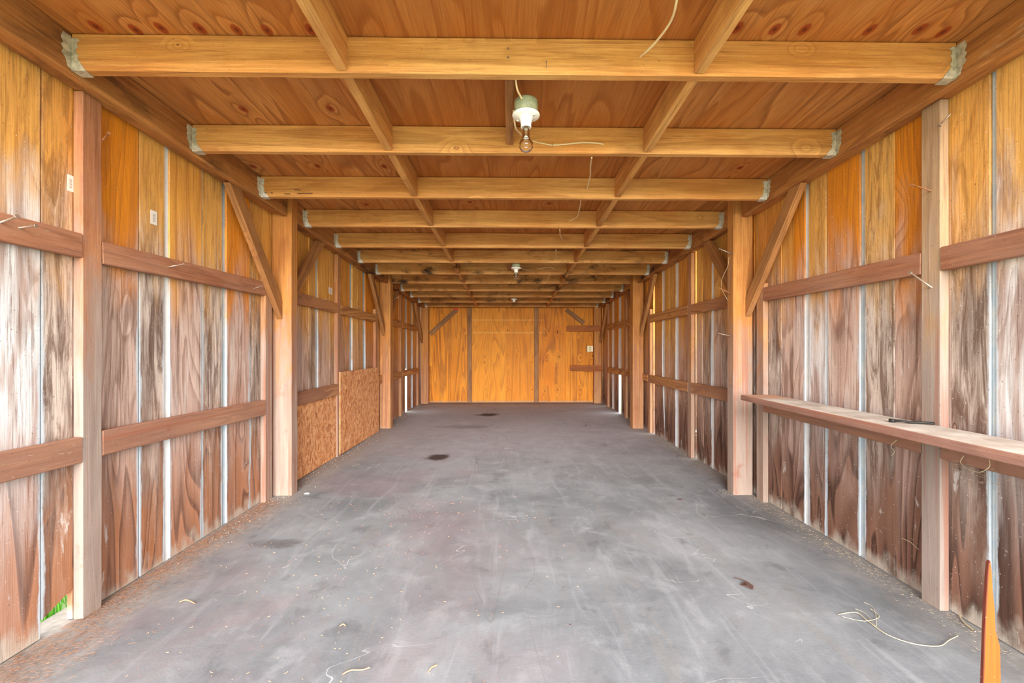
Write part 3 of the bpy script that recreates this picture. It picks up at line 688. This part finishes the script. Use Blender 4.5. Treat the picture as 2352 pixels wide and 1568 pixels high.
rail(1, rs[3]+W, 5.78, .68, .77, .68, .77, 'short lower right rail touching the middle post')
rail(1, 5.92, rs[4], .69, .79, .69, .79, 'lower right rail just behind the middle post'); rail(1, rs[4]+W, rs[5], .69, .79, .68, .78, 'lower right rail meeting the corner board at the back')

# ---------------------------------------------------------------- knee braces in the walls
def brace(s, ytop, ybot, zbot, label, w=.088, t=.040, mat='brace', xin=None):
    """diagonal from the eave beam down to a post; ends cut level above and plumb below"""
    xin = (-1.657 if s < 0 else 1.728) if xin is None else xin
    d = 1 if ybot > ytop else -1
    zt = jb(ytop)-.010
    run = abs(ybot-ytop); rise = zt-zbot; L = math.hypot(run, rise); hw = w*L/rise   # level cut length
    vc = w*L/run
    pts = [(xin, ytop-d*hw*.0, zt), (xin, ytop+d*hw, zt), (xin, ybot, zbot+vc), (xin, ybot, zbot)]
    pts = [(xin, ytop, zt), (xin, ytop+d*hw, zt), (xin, ybot, min(zbot+vc, zt-.02)), (xin, ybot, zbot)]
    o = prism('knee_brace', pts, (s*t, 0, 0), mat, Vector(pts[3])-Vector(pts[0]), (1, 0, 0))
    return tag(o, label, 'brace', 'diagonal knee braces under the eave beams')
# on each side: in front of and behind the posts
brace(-1, 2.60, 3.198, 1.30, 'left diagonal brace leaning onto the front of the thick front post'); brace(-1, 3.93, 3.292, 1.36, 'left diagonal brace rising behind the thick front post')
brace(-1, 5.22, 5.828, 1.27, 'left diagonal brace leaning onto the front of the middle post'); brace(-1, 6.55, 5.972, 1.36, 'left diagonal brace rising behind the middle post')
brace(-1, 7.72, 8.358, 1.22, 'left diagonal brace before the rear corner post')
brace(1, 2.56, 3.168, 1.32, 'right diagonal brace leaning onto the front of the thick front post'); brace(1, 3.88, 3.262, 1.36, 'right diagonal brace rising behind the thick front post')
brace(1, 5.18, 5.778, 1.26, 'right diagonal brace leaning onto the front of the middle post'); brace(1, 6.52, 5.922, 1.36, 'right diagonal brace rising behind the middle post')
brace(1, 7.75, 8.368, 1.22, 'right diagonal brace before the rear corner post')
def backbrace(p, q, label):
    a = P(*p, 8.528); b = P(*q, 8.528)
    o = lumber('knee_brace', a, b, (0, 1, 0), .038, .085, 'darkstud'); return tag(o, label, 'brace', 'diagonal braces on the back wall')
backbrace((988, 767), (1049, 711), 'grey diagonal brace on the back wall, upper left corner, red tag at its top')
backbrace((1300, 711), (1341, 742), 'grey diagonal brace on the back wall, upper right, ending on the corner board')
bm = bmesh.new(); bbox_bm(bm, *sorted((P(1040, 0, 8.44).x, P(1053, 0, 8.44).x)), 8.506, 8.5088, P(0, 709, 8.44).z, P(0, 705.5, 8.44).z)
tag(link('red_tag', bm, 'redtag'), 'small red tag at the top of the left back wall brace', 'tag')
# studs on the back wall
for px, w_, m, lab in ((1078.6, .086, 'darkstud', 'grey knotty back wall stud left of the lamps'), (1232, .086, 'darkstud', 'grey knotty back wall stud right of centre')):
    c = P(px, 800, 8.51)
    o = lumber('back_wall_stud', (c.x, YB-.0225, fz(YB)+.002), (c.x, YB-.0225, jb(YB)+.02), (1, 0, 0), w_, .042, m); tag(o, lab, 'stud', 'studs on the back wall')
# slanting boards across the rear right corner
for (pl, yl), (pr, yr), z0, z1, lab in (((1301, 8.50), (1389, 8.19), 1.455, 1.565, 'upper reddish board across the rear right corner'),
                                       ((1309, 8.50), (1391, 8.19), .685, .795, 'lower reddish board across the rear right corner')):
    a = P(pl, 800, yl); b = P(pr, 800, yr); a.z = b.z = (z0+z1)/2; b.x = min(b.x, 1.765)
    b.y = 8.30
    tag(lumber('corner_board', a, b, (0, 0, 1), z1-z0, .038, 'cornerboard'), lab, 'board', 'boards across the rear right corner')
# strand board panels
def panel(name, x, y0, y1, z0, z1, label):
    bm = bmesh.new(); bbox_bm(bm, x-.006, x+.006, y0, y1, z0, z1, 0, .001)
    bmesh.ops.subdivide_edges(bm, edges=bm.edges[:], cuts=1)
    return tag(link(name, bm, 'osb'), label, 'panel', 'strand board panels on the left wall')
panel('strand_board_panel', -1.722, 3.295, ls[2]-.002, fz(3.8)+.008, .63, 'smaller orange strand board panel low on left wall, right behind the front post')
panel('strand_board_panel', -1.691, ls[2]+.03, ls[3]+.075, fz(4.9)+.010, .862, 'larger strand board panel leaning flat on studs before the left middle post')

# ---------------------------------------------------------------- shelf on the right wall
ya, yb = .55, 2.90
def shelf_piece():
    bm = bmesh.new(); n = 24; t = .034; rows = []
    notch_x = rs[0]
    for i in range(n+1):
        y = yb+(ya-yb)*i/n; zt = .777-(yb-y)*.013
        fx = 1.545+mnoise.noise((y*3, 0, 0))*.004-(.0 if i else -.004)
        bx_ = 1.766; r = []
        for (x, z) in ((fx, zt-t), (fx, zt-t*.45+mnoise.noise((y*9, 5, 0))*.002), (fx+.002, zt-.003), (fx+.006, zt), (bx_, zt), (bx_, zt-t)): r.append(bm.verts.new((x, y, z)))
        rows.append(r)
    for a, b in zip(rows, rows[1:]):
        for k in range(6):
            f = bm.faces.new((a[k], b[k], b[(k+1) % 6], a[(k+1) % 6]))
    bm.faces.new(rows[0]); bm.faces.new(rows[-1][::-1])
    bmesh.ops.recalc_face_normals(bm, faces=bm.faces)
    for f in bm.faces:
        if f.normal.z > .9: f.material_index = 1
    M_ = frame((1.60, yb, .74), (0, -1, 0), (1, 0, 0)); inv = M_.inverted()
    for v_ in bm.verts: v_.co = inv @ v_.co
    return M_, bm
def m_dust():
    T = NT('dust covered wood'); p = T.pos(); n = T.noise(p, 7, 5, .6); X, Y, Z = T.xyz(p)
    c = T.mix(T.mr(n, .35, .65), lin(176, 164, 152), lin(204, 196, 186))
    c = T.mix(T.mr(Y, 2.75, 2.62, 1, 0), c, lin(190, 148, 122))
    c = T.mix(T.mr(T.noise(T.vec(X, T.M('MULTIPLY', Y, .3), 0), 16, 5, .65), .56, .68, 0, .5), c, lin(140, 114, 96))
    T.bump(T.noise(p, 120, 3), .001, .5); return T.done(c, .9)
MAT['dust'] = m_dust()
M_, bm = shelf_piece()
shelf = tag(link('shelf_board', bm, ['shelf', 'dust'], M_), 'long dusty shelf board along the right wall', 'shelf')
# dark strap lying on the shelf
def SZ(y): return .777-(yb-y)*.013
c0 = Q(2093, 962, 1.70)
bm = bmesh.new(); yy = c0.y; xx = 1.69
tube_bm(bm, smooth_path([(xx-.045, yy+.03, SZ(yy)+.008), (xx-.03, yy+.0, SZ(yy)+.012), (xx-.005, yy-.01, SZ(yy)+.008), (xx+.03, yy-.02, SZ(yy)+.008), (xx+.065, yy-.045, SZ(yy)+.008)]), .0055, 8)
lathe_bm(bm, [(0, 0), (.012, 0), (.012, .012), (.005, .013), (0, .013)], (xx-.045, yy+.03, SZ(yy)+.003), 14)
tag(link('latch_strap', bm, 'black'), 'small black strap lying on the shelf beside the nearest stud', 'strap')

# ---------------------------------------------------------------- lamps
def lamp(x, y, zp, globe, label, blen=.108, brad=.030):
    root = empty('light_fixture', (x, y, zp), label, 'light fixture', 'bare bulb fixtures along the ceiling')
    T_ = Matrix.Translation((x, y, zp))
    bm = bmesh.new(); lathe_bm(bm, [(0, .060), (.046, .060), (.049, .057), (.049, .0045), (.046, .004), (0, .004)], seg=32)
    for a in (.5, 2.6, 4.4):
        bbox_bm(bm, .0485*math.cos(a)-.004, .0485*math.cos(a)+.004, .0485*math.sin(a)-.004, .0485*math.sin(a)+.004, .038, .046)
    link('junction_box', bm, 'zincdark', T_, root)
    bm = bmesh.new(); lathe_bm(bm, [(0, .004), (.054, .004), (.0575, .001), (.0575, -.002), (.050, -.007), (.036, -.010), (.028, -.014), (.024, -.022), (.022, -.036), (.0215, -.046), (.0225, -.050), (.019, -.052), (.0165, -.050), (.0165, -.036), (0, -.036)], seg=40)
    for a in (2.5, 5.6):   # screw bosses
        lathe_bm(bm, [(0, -.0125), (.006, -.0125), (.008, -.008), (.008, -.004)], (.040*math.cos(a), .040*math.sin(a), 0), 12)
    h = link('lamp_holder', bm, 'porcelain', T_, root)
    for a in (2.5, 5.6):
        bm = bmesh.new(); lathe_bm(bm, [(0, -.0146), (.0035, -.0140), (.0040, -.0125)], (.040*math.cos(a), .040*math.sin(a), 0), 10)
        link('screw', bm, 'steel', T_, h)
    z0 = -.046
    b = bmesh.new()
    if globe: prof = [(.0125, z0), (.0135, z0-.010), (.016, z0-.016)]+[(brad*math.sin(t), z0-.014-brad*.9-brad*math.cos(t)*-1*-1) for t in []]
    pr = [(.0135, z0), (.0138, z0-.018), (.0155, z0-.030)]
    R = brad; zc = z0-(blen-R)
    for k in range(0, 13):
        t = math.radians(35+(180-35)*k/12) ; rr = R*math.sin(t); pr.append((rr if k < 12 else 0, zc+R*math.cos(t)))
    pr[2] = (.0150, z0-.6*(blen-2*R)) if not globe else (.0150, z0-.012)
    pr[1] = (.0138, z0-.3*(blen-2*R)) if not globe else (.0138, z0-.006)
    lathe_bm(b, pr, seg=32)
    g = link('light_bulb', b, 'glass', T_, root)
    b = bmesh.new(); lathe_bm(b, [(0, z0-.001), (.0125, z0-.001), (.0125, z0+.010), (0, z0+.010)], seg=20)
    link('bulb_cap', b, 'brass', T_, g)
    b = bmesh.new(); tube_bm(b, [(0, 0, z0), (0, 0, z0-blen*.4)], .0022, 6)
    tube_bm(b, [(0, 0, z0-blen*.38), (-.010, 0, zc+.008)], .0006, 5); tube_bm(b, [(0, 0, z0-blen*.38), (.010, 0, zc+.008)], .0006, 5)
    tube_bm(b, [(-.010, 0, zc+.008), (0, 0, zc+.012), (.010, 0, zc+.008)], .0005, 5)
    link('filament_support', b, 'steel', T_, g)
    return root
lamp(.068, 1.815, 2.052, False, 'nearest bare clear bulb in white porcelain holder, behind the first joist')
lamp(.070, 4.80, 1.985, True, 'middle bare round bulb in white holder, above the centre of the room', .078, .033)
lamp(.072, 7.32, 1.944, False, 'farthest bare bulb fixture, small against the golden back wall', .09, .018)
# nailing blocks beside the lamps
for (y0_, y1_, lab) in ((Yj(1)+.0395, Yj(2)-.0015, 'narrow brown nailing block left of the nearest bulb'), (Yj(6)+.0395, Yj(7)-.0015, 'narrow nailing block beside the middle bulb'), (Yj(10)+.0395, Yj(11)-.0015, 'narrow nailing block beside the farthest bulb')):
    za = jb(y0_)+.085; zb = jb(y1_)+.085
    tag(lumber('nailing_block', (-.001, y0_, za), (-.001, y1_, zb), (0, 0, 1), .09, .038, 'brace'), lab, 'nailing block', 'nailing blocks that carry the lamps')
# cables
def cable(pts, label, r=.0042, n=8):
    bm = bmesh.new(); tube_bm(bm, smooth_path(pts, n), r, 8)
    return tag(link('electric_cable', bm, 'cable'), label, 'cable', 'cream cables run through the joists')
y1 = Yj(1)-.006; y2 = Yj(2)-.006; y3 = Yj(3)-.006; y4 = Yj(4)-.006; y5 = Yj(5)-.006; y6 = Yj(6)-.006
cable([P(1562, -60, 1.33), P(1553, 8, 1.38), P(1540, 50, 1.45), P(1510, 92, 1.53), P(1485, 118, 1.585), P(1471, 130, y1+.003)], 'cream cable hanging down at the top of the view into the first joist')
cable([P(1184, 178, Yj(1)+.045), P(1188, 205, 1.72), P(1196, 222, 1.76), P(1203, 236, 1.790)], 'short cream cable entering the nearest lamp box from above', .004)
cable([(.016, 1.83, 2.08), P(1184, 292, 1.90), P(1192, 303, 2.0), P(1202, 313, 2.12), P(1228, 325, y2), P(1250, 330, y2), P(1270, 333, y2), P(1300, 331, y2-.002), P(1335, 327.5, y2-.006), P(1365, 328, y2-.006), P(1387, 331, y2+.004)], 'cream cable from the nearest lamp running right along the second joist')
cable([P(1359, 362, Yj(2)+.045), P(1356, 385, 2.5), P(1356, 402, 2.65), P(1352, 420, 2.76), P(1348, 434, y3+.003)], 'cream cable drooping into the third joist')
cable([P(1334, 459, Yj(3)+.045), P(1333, 470, 3.1), P(1329, 488, 3.3), P(1326, 497, 3.4), P(1316, 503, y4), P(1308, 507, y4+.003)], 'cream cable drooping into the fourth joist')
cable([P(1286, 528, Yj(4)+.045), P(1287, 540, 3.8), P(1291, 548, 3.95), P(1296, 553, y5+.003)], 'cream cable drooping into the fifth joist')
cable([P(1277, 574, Yj(5)+.045), P(1277, 583, 4.4), P(1279, 593, 4.6), P(1286, 594, y6+.003)], 'cream cable drooping into the sixth joist', .004)
y7 = Yj(7)-.006
cable([(.11, 4.83, 1.995), P(1205, 619, 5.1), P(1222, 619.5, y7), P(1240, 616, y7), P(1258, 613.5, y7-.01), P(1267, 614, y7-.005), P(1273, 617, y7+.003)], 'cream cable running right from the middle lamp', .005)
cable([P(1264, 632, Yj(7)+.045), P(1259, 636, 5.6), P(1257.5, 642, Yj(8)-.004)], 'short cream cable hooked in front of the eighth joist')
bm = bmesh.new(); tube_bm(bm, [P(1268.6, 327, y2-.009), P(1268.9, 332, y2-.0125), P(1268.6, 338, y2-.006)], .0012, 6)
tag(link('cable_staple', bm, 'rustnail'), 'small dark staple holding the cable on the second joist', 'staple')

# ---------------------------------------------------------------- nails and screws
def nail(p, q, label, r=.0028, mat='steel', head=True):
    p = Vector(p); q = Vector(q); bm = bmesh.new(); tube_bm(bm, [p, p.lerp(q, .5), q], r, 8)
    if head:
        d = (q-p).normalized(); tube_bm(bm, [q-d*.001, q+d*.0015], r*2.3, 10)
    return tag(link('nail', bm, mat), label, 'nail', 'long nails left sticking out')
def nailL(px0, py0, px1, py1, X, out, label, **k):
    a = Q(px0, py0, X); t = (px1-CX)/F; Xb = X+out; Yb_ = Yat(px1, Xb); D = Xb*math.sin(TH)+Yb_*math.cos(TH)
    nail(a, (Xb, Yb_, HC-(py1-HY)/F*D), label, **k)
nailL(0, 511, 40, 497, SL, .06, 'bent nail sticking out of the upper left rail at the picture edge', r=.0035)
nailL(44, 523, 83, 518, SL, .055, 'second nail on the upper left rail, near the first stud')
nailL(385, 613, 424, 606, SL, .07, 'single long nail in the long upper left rail')
nailL(582, 663, 602, 656, SL, .05, 'thin nail at the far end of the long upper left rail', r=.002)
nailL(236, 321, 250, 306, SL, .05, 'rusty nail high on the nearest left stud', mat='rustnail')
nailL(2140, 438, 2094, 424, SR, -.10, 'long nail high on the nearest right stud', mat='rustnail')
nailL(2140, 660, 2090, 626, SR, -.10, 'long pale nail in the nearest right stud at rail height', r=.0038)
nailL(2183, 262, 2158, 288, SR, -.04, 'bent nail near the top of the nearest right stud')
nailL(1682, 583, 1652, 571, 1.64, -.08, 'pale peg high on the inner face of the right front post', r=.004)
nailL(1680, 674, 1650, 661, 1.64, -.08, 'brown peg below the pale one on the right front post', r=.004, mat='rustnail')
nailL(1680, 772, 1650, 765, 1.64, -.08, 'lowest peg on the inner face of the right front post', r=.003)
nailL(735, 692, 755, 685, SL, .06, 'thin nail on the upper left rail behind the front post', r=.002)
nailL(805, 712, 825, 704, SL, .06, 'thin nail on the upper rail above the larger strand board', r=.002)
nailL(852, 722, 868, 717, SL, .06, 'thin nail where the upper rail reaches the left middle brace', r=.002)
nailL(903, 690, 915, 681, -1.592, .06, 'pale nail at the rear face of the left middle post', r=.003)
for px, py, lab in ((1167, 112, 'upper of two nail heads in the first joist'), (1167, 132, 'lower of two nail heads in the first joist')):
    p = P(px, py, Yj(1)-.0005); bm = bmesh.new(); tube_bm(bm, [p, p+Vector((0, -.003, 0))], .004, 10); link('nail_head', bm, 'steel', None, JOIST1)
nail(P(1255, 156, Yj(1)+.0), P(1255, 141, Yj(1)-.03), 'bent nail hanging from the face of the first joist', r=.0015)

# ---------------------------------------------------------------- stickers, outlet, wire
def sticker(px0, px1, py0, py1, label):
    a = Q(px0, py1, XL+.0008); b = Q(px1, py0, XL+.0008); bm = bmesh.new()
    bbox_bm(bm, XL, XL+.0009, a.y, b.y, a.z, b.z, 0); o = tag(link('paper_sticker', bm, 'paper'), label, 'sticker', 'white barcode stickers on the left wall boards')
    bm = bmesh.new(); n = 9
    for k in range(n):
        z = a.z+(b.z-a.z)*(.22+.60*k/n); h = (b.z-a.z)*(.018 if k % 3 else .035)
        bbox_bm(bm, XL+.0009, XL+.0013, a.y+(b.y-a.y)*.32, a.y+(b.y-a.y)*.72, z, z+h)
    link('printed_bars', bm, 'ink', None, o)['label'] = 'faint printed bars'
sticker(346, 361, 487, 513, 'white barcode sticker in the middle of a golden board, second bay of boards')
sticker(155, 169, 405, 437, 'white barcode sticker half hidden by the nearest left stud')
sticker(755, 763, 662, 674, 'tiny white sticker high beside the pale stud of the middle bay')
root_p = P(1361, 800.5, 8.36); rt = empty('outlet', root_p, 'cream double electrical outlet beside the right rear corner post', 'outlet')
z_ = root_p.z; x_ = root_p.x-.03
bm = bmesh.new(); bbox_bm(bm, x_-.052, x_+.052, 8.462, YB-.001, z_-.052, z_+.052, 0, .004); link('outlet_box', bm, 'zincdark', None, rt)
bm = bmesh.new(); bbox_bm(bm, x_-.057, x_+.057, 8.456, 8.462, z_-.057, z_+.057, 0, .002); cp = link('cover_plate', bm, 'plate', None, rt)
for dz in (.021, -.021):
    bm = bmesh.new(); lathe_bm(bm, [(0, .003), (.016, .003), (.017, 0), (0, 0)], seg=24)
    link('socket', bm, 'slot', Matrix.Translation((x_, 8.456, z_+dz)) @ Matrix.Rotation(math.pi/2, 4, 'X'), cp)
# thin wire hanging on the right front post
bm = bmesh.new(); tube_bm(bm, smooth_path([Q(1674, 590, 1.635), Q(1672, 610, 1.628), Q(1662, 632, 1.62), Q(1657, 648, 1.62), Q(1660, 668, 1.62), Q(1672, 690, 1.63)]), .0013, 6)
tag(link('hanging_twine', bm, 'straw'), 'thin loop of twine hanging from the pegs of the right front post', 'twine')

# ---------------------------------------------------------------- orange splintered stake at the lower right
ys = .93
def sp(px, py): return P(px, py, ys)
p = [sp(2256, 1960), sp(2259, 1568), sp(2263, 1440), sp(2269, 1330), sp(2272, 1294), sp(2276, 1287), sp(2279, 1310), sp(2281, 1352), sp(2286, 1400), sp(2288, 1448), sp(2295, 1474), sp(2298, 1484), sp(2300, 1568), sp(2304, 1960)]
for q in p: q.z = max(q.z, fz(ys)+.003)
stake = prism('splintered_stake', p, (0, .008, 0), ['orange', 'orangeside'], (0, 0, 1), (1, 0, 0), None, .0012)
for f in stake.data.polygons:
    nw = stake.matrix_world.to_3x3() @ f.normal
    if nw.x < -.6: f.material_index = 1  # faces turned left get the darker, redder timber
tag(stake, 'orange splintered wooden stake standing upright at the lower right corner', 'stake')

# ---------------------------------------------------------------- litter on the floor
def chips(name, n, place, L, Wd, mat, label, cat, flat=.001, curl=.3, sd=1):
    rr = random.Random(sd); bm = bmesh.new()
    for _ in range(n):
        x, y, z = place(rr); a = rr.uniform(0, 2*math.pi); l = L*rr.uniform(.4, 1.3); w = Wd*rr.uniform(.5, 1.3); cu = rr.uniform(-curl, curl)
        pts = []
        for k in range(4):
            s_ = k/3-.5; ang = a+cu*s_*2; pts.append((x+math.cos(ang)*l*s_, y+math.sin(ang)*l*s_, z+flat+abs(s_)*flat*rr.uniform(0, 3)))
        nx_, ny_ = -math.sin(a)*w/2, math.cos(a)*w/2
        A = [bm.verts.new((q[0]+nx_*(1-abs(k-1.5)*.4), q[1]+ny_*(1-abs(k-1.5)*.4), q[2])) for k, q in enumerate(pts)]
        B = [bm.verts.new((q[0]-nx_*(1-abs(k-1.5)*.4), q[1]-ny_*(1-abs(k-1.5)*.4), q[2])) for k, q in enumerate(pts)]
        T_ = [bm.verts.new((q[0], q[1], q[2]+w*.5)) for q in pts]
        for k in range(3):
            bm.faces.new((A[k], A[k+1], T_[k+1], T_[k])); bm.faces.new((T_[k], T_[k+1], B[k+1], B[k])); bm.faces.new((B[k], B[k+1], A[k+1], A[k]))
    bmesh.ops.recalc_face_normals(bm, faces=bm.faces)
    return tag(link(name, bm, mat), label, cat, None, 'stuff')
def edge_left(rr):
    y = rr.uniform(.6, 3.1); x = -1.725+abs(rr.gauss(0, .075 if y > 1.7 else .13)); return x, y, fz(y)+.002
chips('pine_needle_litter', 5200, edge_left, .028, .0011, 'needle', 'brown pine needles drifted along the foot of the left wall', 'litter', .002, .5, 2)
def frontleft(rr):
    y = rr.uniform(.9, 3.2); x = rr.gauss(-.75, .55); x = max(-1.65, min(.6, x)); return x, y, fz(y)+.003
chips('wood_splinter_litter', 420, frontleft, .009, .0022, 'chip', 'small pinkish wood splinters scattered over the left front of the slab', 'litter', .002, .3, 3)
def edge_right(rr):
    y = rr.uniform(.9, 5.5); x = 1.63-abs(rr.gauss(0, .05)) if 3.15 < y < 3.28 else 1.79-abs(rr.gauss(0, .055)); return x, y, fz(y)+.002
chips('chaff_litter', 1500, edge_right, .014, .0012, 'fluff', 'pale chaff and dust along the foot of the right wall', 'litter', .002, .6, 4)
def grit(rr):
    y = rr.uniform(2.4, 8.2); x = -1.70+abs(rr.gauss(0, .07)); return x, y, fz(y)+.002
chips('grit_litter', 600, grit, .007, .004, 'stone', 'pale crumbs and grit along the left wall by the strand board', 'litter', .002, .2, 5)
def chaff_on(rr, rect):
    return rr.uniform(*rect[0]), rr.uniform(*rect[1]), rr.uniform(*rect[2])
chips('rail_chaff', 90, lambda rr: (SL+.001+rr.uniform(0, .003), rr.uniform(1.0, 1.72), rr.choice((rr.uniform(1.45, 1.53), rr.uniform(.64, .73)))), .02, .001, 'fluff', 'cobweb and chaff stuck to the nearest left rails', 'cobweb', .0, 1.2, 6)
chips('shelf_chaff', 150, lambda rr: (1.745+rr.gauss(0, .01), rr.uniform(1.0, 1.7), .61+rr.gauss(0, .018)), .035, .0012, 'fluff', 'tangled chaff hanging under the near end of the right shelf', 'cobweb', .0, 1.6, 7)
# long straws near the lower right
def straw(pts, label, r=.0017):
    bm = bmesh.new(); q = [G(a, b)+Vector((0, 0, .004)) for a, b in pts]; tube_bm(bm, smooth_path(q, 5), r, 6)
    return tag(link('straw', bm, 'straw'), label, 'straw', 'long dry straws on the slab at the right')
straw([(1925, 1413), (1965, 1408), (1990, 1425), (2030, 1455), (2075, 1474), (2120, 1484), (2160, 1485), (2180, 1472), (2200, 1462)], 'longest bent straw on the slab in the lower right')
straw([(1935, 1418), (1985, 1428), (2020, 1418), (2000, 1400)], 'thin curled straw just above the long bent straw', .0010)
straw([(1965, 1400), (1990, 1412), (2012, 1440), (2008, 1400), (1985, 1385)], 'thin looping straw left of the nearest right stud', .0008)
straw([(2200, 1408), (2213, 1430), (2240, 1452)], 'pale thick straw against the right wall behind the stake', .0028)
for pts, lab in (([Q(2214, 1046, 1.74), Q(2206, 1062, 1.73), Q(2222, 1076, 1.72), Q(2250, 1084, 1.71), Q(2272, 1072, 1.71), Q(2272, 1056, 1.72)], 'curled straw hanging like a loop under the near end of the shelf'),
                 ([Q(2060, 1010, 1.745), Q(2046, 1024, 1.74), Q(2054, 1036, 1.735), Q(2048, 1046, 1.74)], 'wisp of straw caught under the middle of the shelf'),
                 ([Q(2072, 1236, 1.80), Q(2090, 1244, 1.795), Q(2110, 1262, 1.79)], 'forked bit of straw stuck to the right wall low beside the nearest stud')):
    bm = bmesh.new(); tube_bm(bm, smooth_path(pts, 6), .0013, 6); tag(link('straw', bm, 'straw'), lab, 'straw')
# twig with a dead leaf
c = G(1718, 1345); bm = bmesh.new()
tube_bm(bm, smooth_path([G(1686, 1328)+Vector((0, 0, .004)), G(1703, 1334)+Vector((0, 0, .008)), G(1722, 1342)+Vector((0, 0, .006))]), .0018, 6)
tube_bm(bm, smooth_path([G(1704, 1346)+Vector((0, 0, .004)), G(1716, 1343)+Vector((0, 0, .008)), G(1732, 1352)+Vector((0, 0, .005))]), .0016, 6)
lf = [G(a, b)+Vector((0, 0, h)) for a, b, h in ((1700, 1344, .003), (1712, 1340, .010), (1730, 1347, .006), (1729, 1356, .003), (1716, 1351, .012))]
v_ = [bm.verts.new(q) for q in lf]; w_ = [bm.verts.new(q+Vector((0, 0, .0012))) for q in lf]
bm.faces.new(v_); bm.faces.new(w_[::-1])
for i in range(5): bm.faces.new((v_[i], w_[i], w_[(i+1) % 5], v_[(i+1) % 5]))
bmesh.ops.recalc_face_normals(bm, faces=bm.faces)
tag(link('dead_twig', bm, 'leaf'), 'dark twig with a dead leaf on the slab right of centre', 'twig')
for a, b, s_, m, lab in ((705, 1135, .03, 'paper', 'white paper scrap on the floor beside the left front post'), (1345, 977, .02, 'leaf', 'tiny dark crumb far back on the slab'), (1562, 1148, .022, 'leaf', 'dark crumb on the slab left of the right front post'),
                         (926, 1185, .008, 'leaf', 'small dark seed on the slab left of centre'), (1310, 1435, .006, 'leaf', 'tiny black pebble near the lower centre of the slab')):
    c = G(a, b); bm = bmesh.new(); rr = random.Random(a)
    bmesh.ops.create_icosphere(bm, subdivisions=2, radius=s_/2)
    for v_ in bm.verts: v_.co = Vector((v_.co.x*1.5, v_.co.y*.9, v_.co.z*.35))*(1+.35*mnoise.noise(v_.co*90+Vector((a, 0, 0))))
    tag(link('scrap' if m == 'paper' else 'crumb', bm, m, Matrix.Translation(c+Vector((0, 0, s_*.2+.001)))), lab, 'debris')
# larger shavings in the lower foreground
for k, (pts, lab) in enumerate((([(786, 1552), (805, 1545), (832, 1541), (850, 1538)], 'long curled wood shaving at the lower left of the slab'), ([(984, 1545), (992, 1538), (1003, 1530)], 'short wood shaving near the bottom edge, left of centre'),
                              ([(780, 1441), (788, 1438), (794, 1440)], 'pale wood shaving on the slab, upper of those at lower left'), ([(412, 1385), (428, 1382), (448, 1388)], 'reddish splinter near the needle drift by the left wall'))):
    bm = bmesh.new(); q = [G(a, b)+Vector((0, 0, .005+.004*(i % 2))) for i, (a, b) in enumerate(pts)]; tube_bm(bm, smooth_path(q, 4), .0022, 6, 0)
    tag(link('wood_shaving', bm, 'chip'), lab, 'wood shaving', 'loose wood shavings')
# grass outside the hole in the left wall and the yard beyond the slits
rr = random.Random(11); bm = bmesh.new()
def blade(x, y, z, h, lean, a):
    w = .004; n = 4; L_, R_ = [], []
    for k in range(n+1):
        q = k/n; off = lean*q*q; wd = w*(1-q)+.0004
        c_ = Vector((x+math.cos(a)*off, y+math.sin(a)*off, z+h*q)); s_ = Vector((-math.sin(a), math.cos(a), 0))*wd
        L_.append(bm.verts.new(c_+s_)); R_.append(bm.verts.new(c_-s_))
    for k in range(n): bm.faces.new((L_[k], R_[k], R_[k+1], L_[k+1]))
for _ in range(900): blade(rr.uniform(-2.3, -1.86), rr.uniform(1.2, 2.3), -.07, rr.uniform(.10, .30), rr.uniform(.01, .06), rr.uniform(0, 6.28))
for _ in range(700): blade(rr.choice((rr.uniform(-2.5, -1.95), rr.uniform(2.02, 2.6))), rr.uniform(3.5, 8.6), -.07, rr.uniform(.06, .22), rr.uniform(.01, .06), rr.uniform(0, 6.28))
tag(link('grass', bm, 'grass'), 'bright green grass outside, seen through the gap under the left wall', 'grass', None, 'stuff')
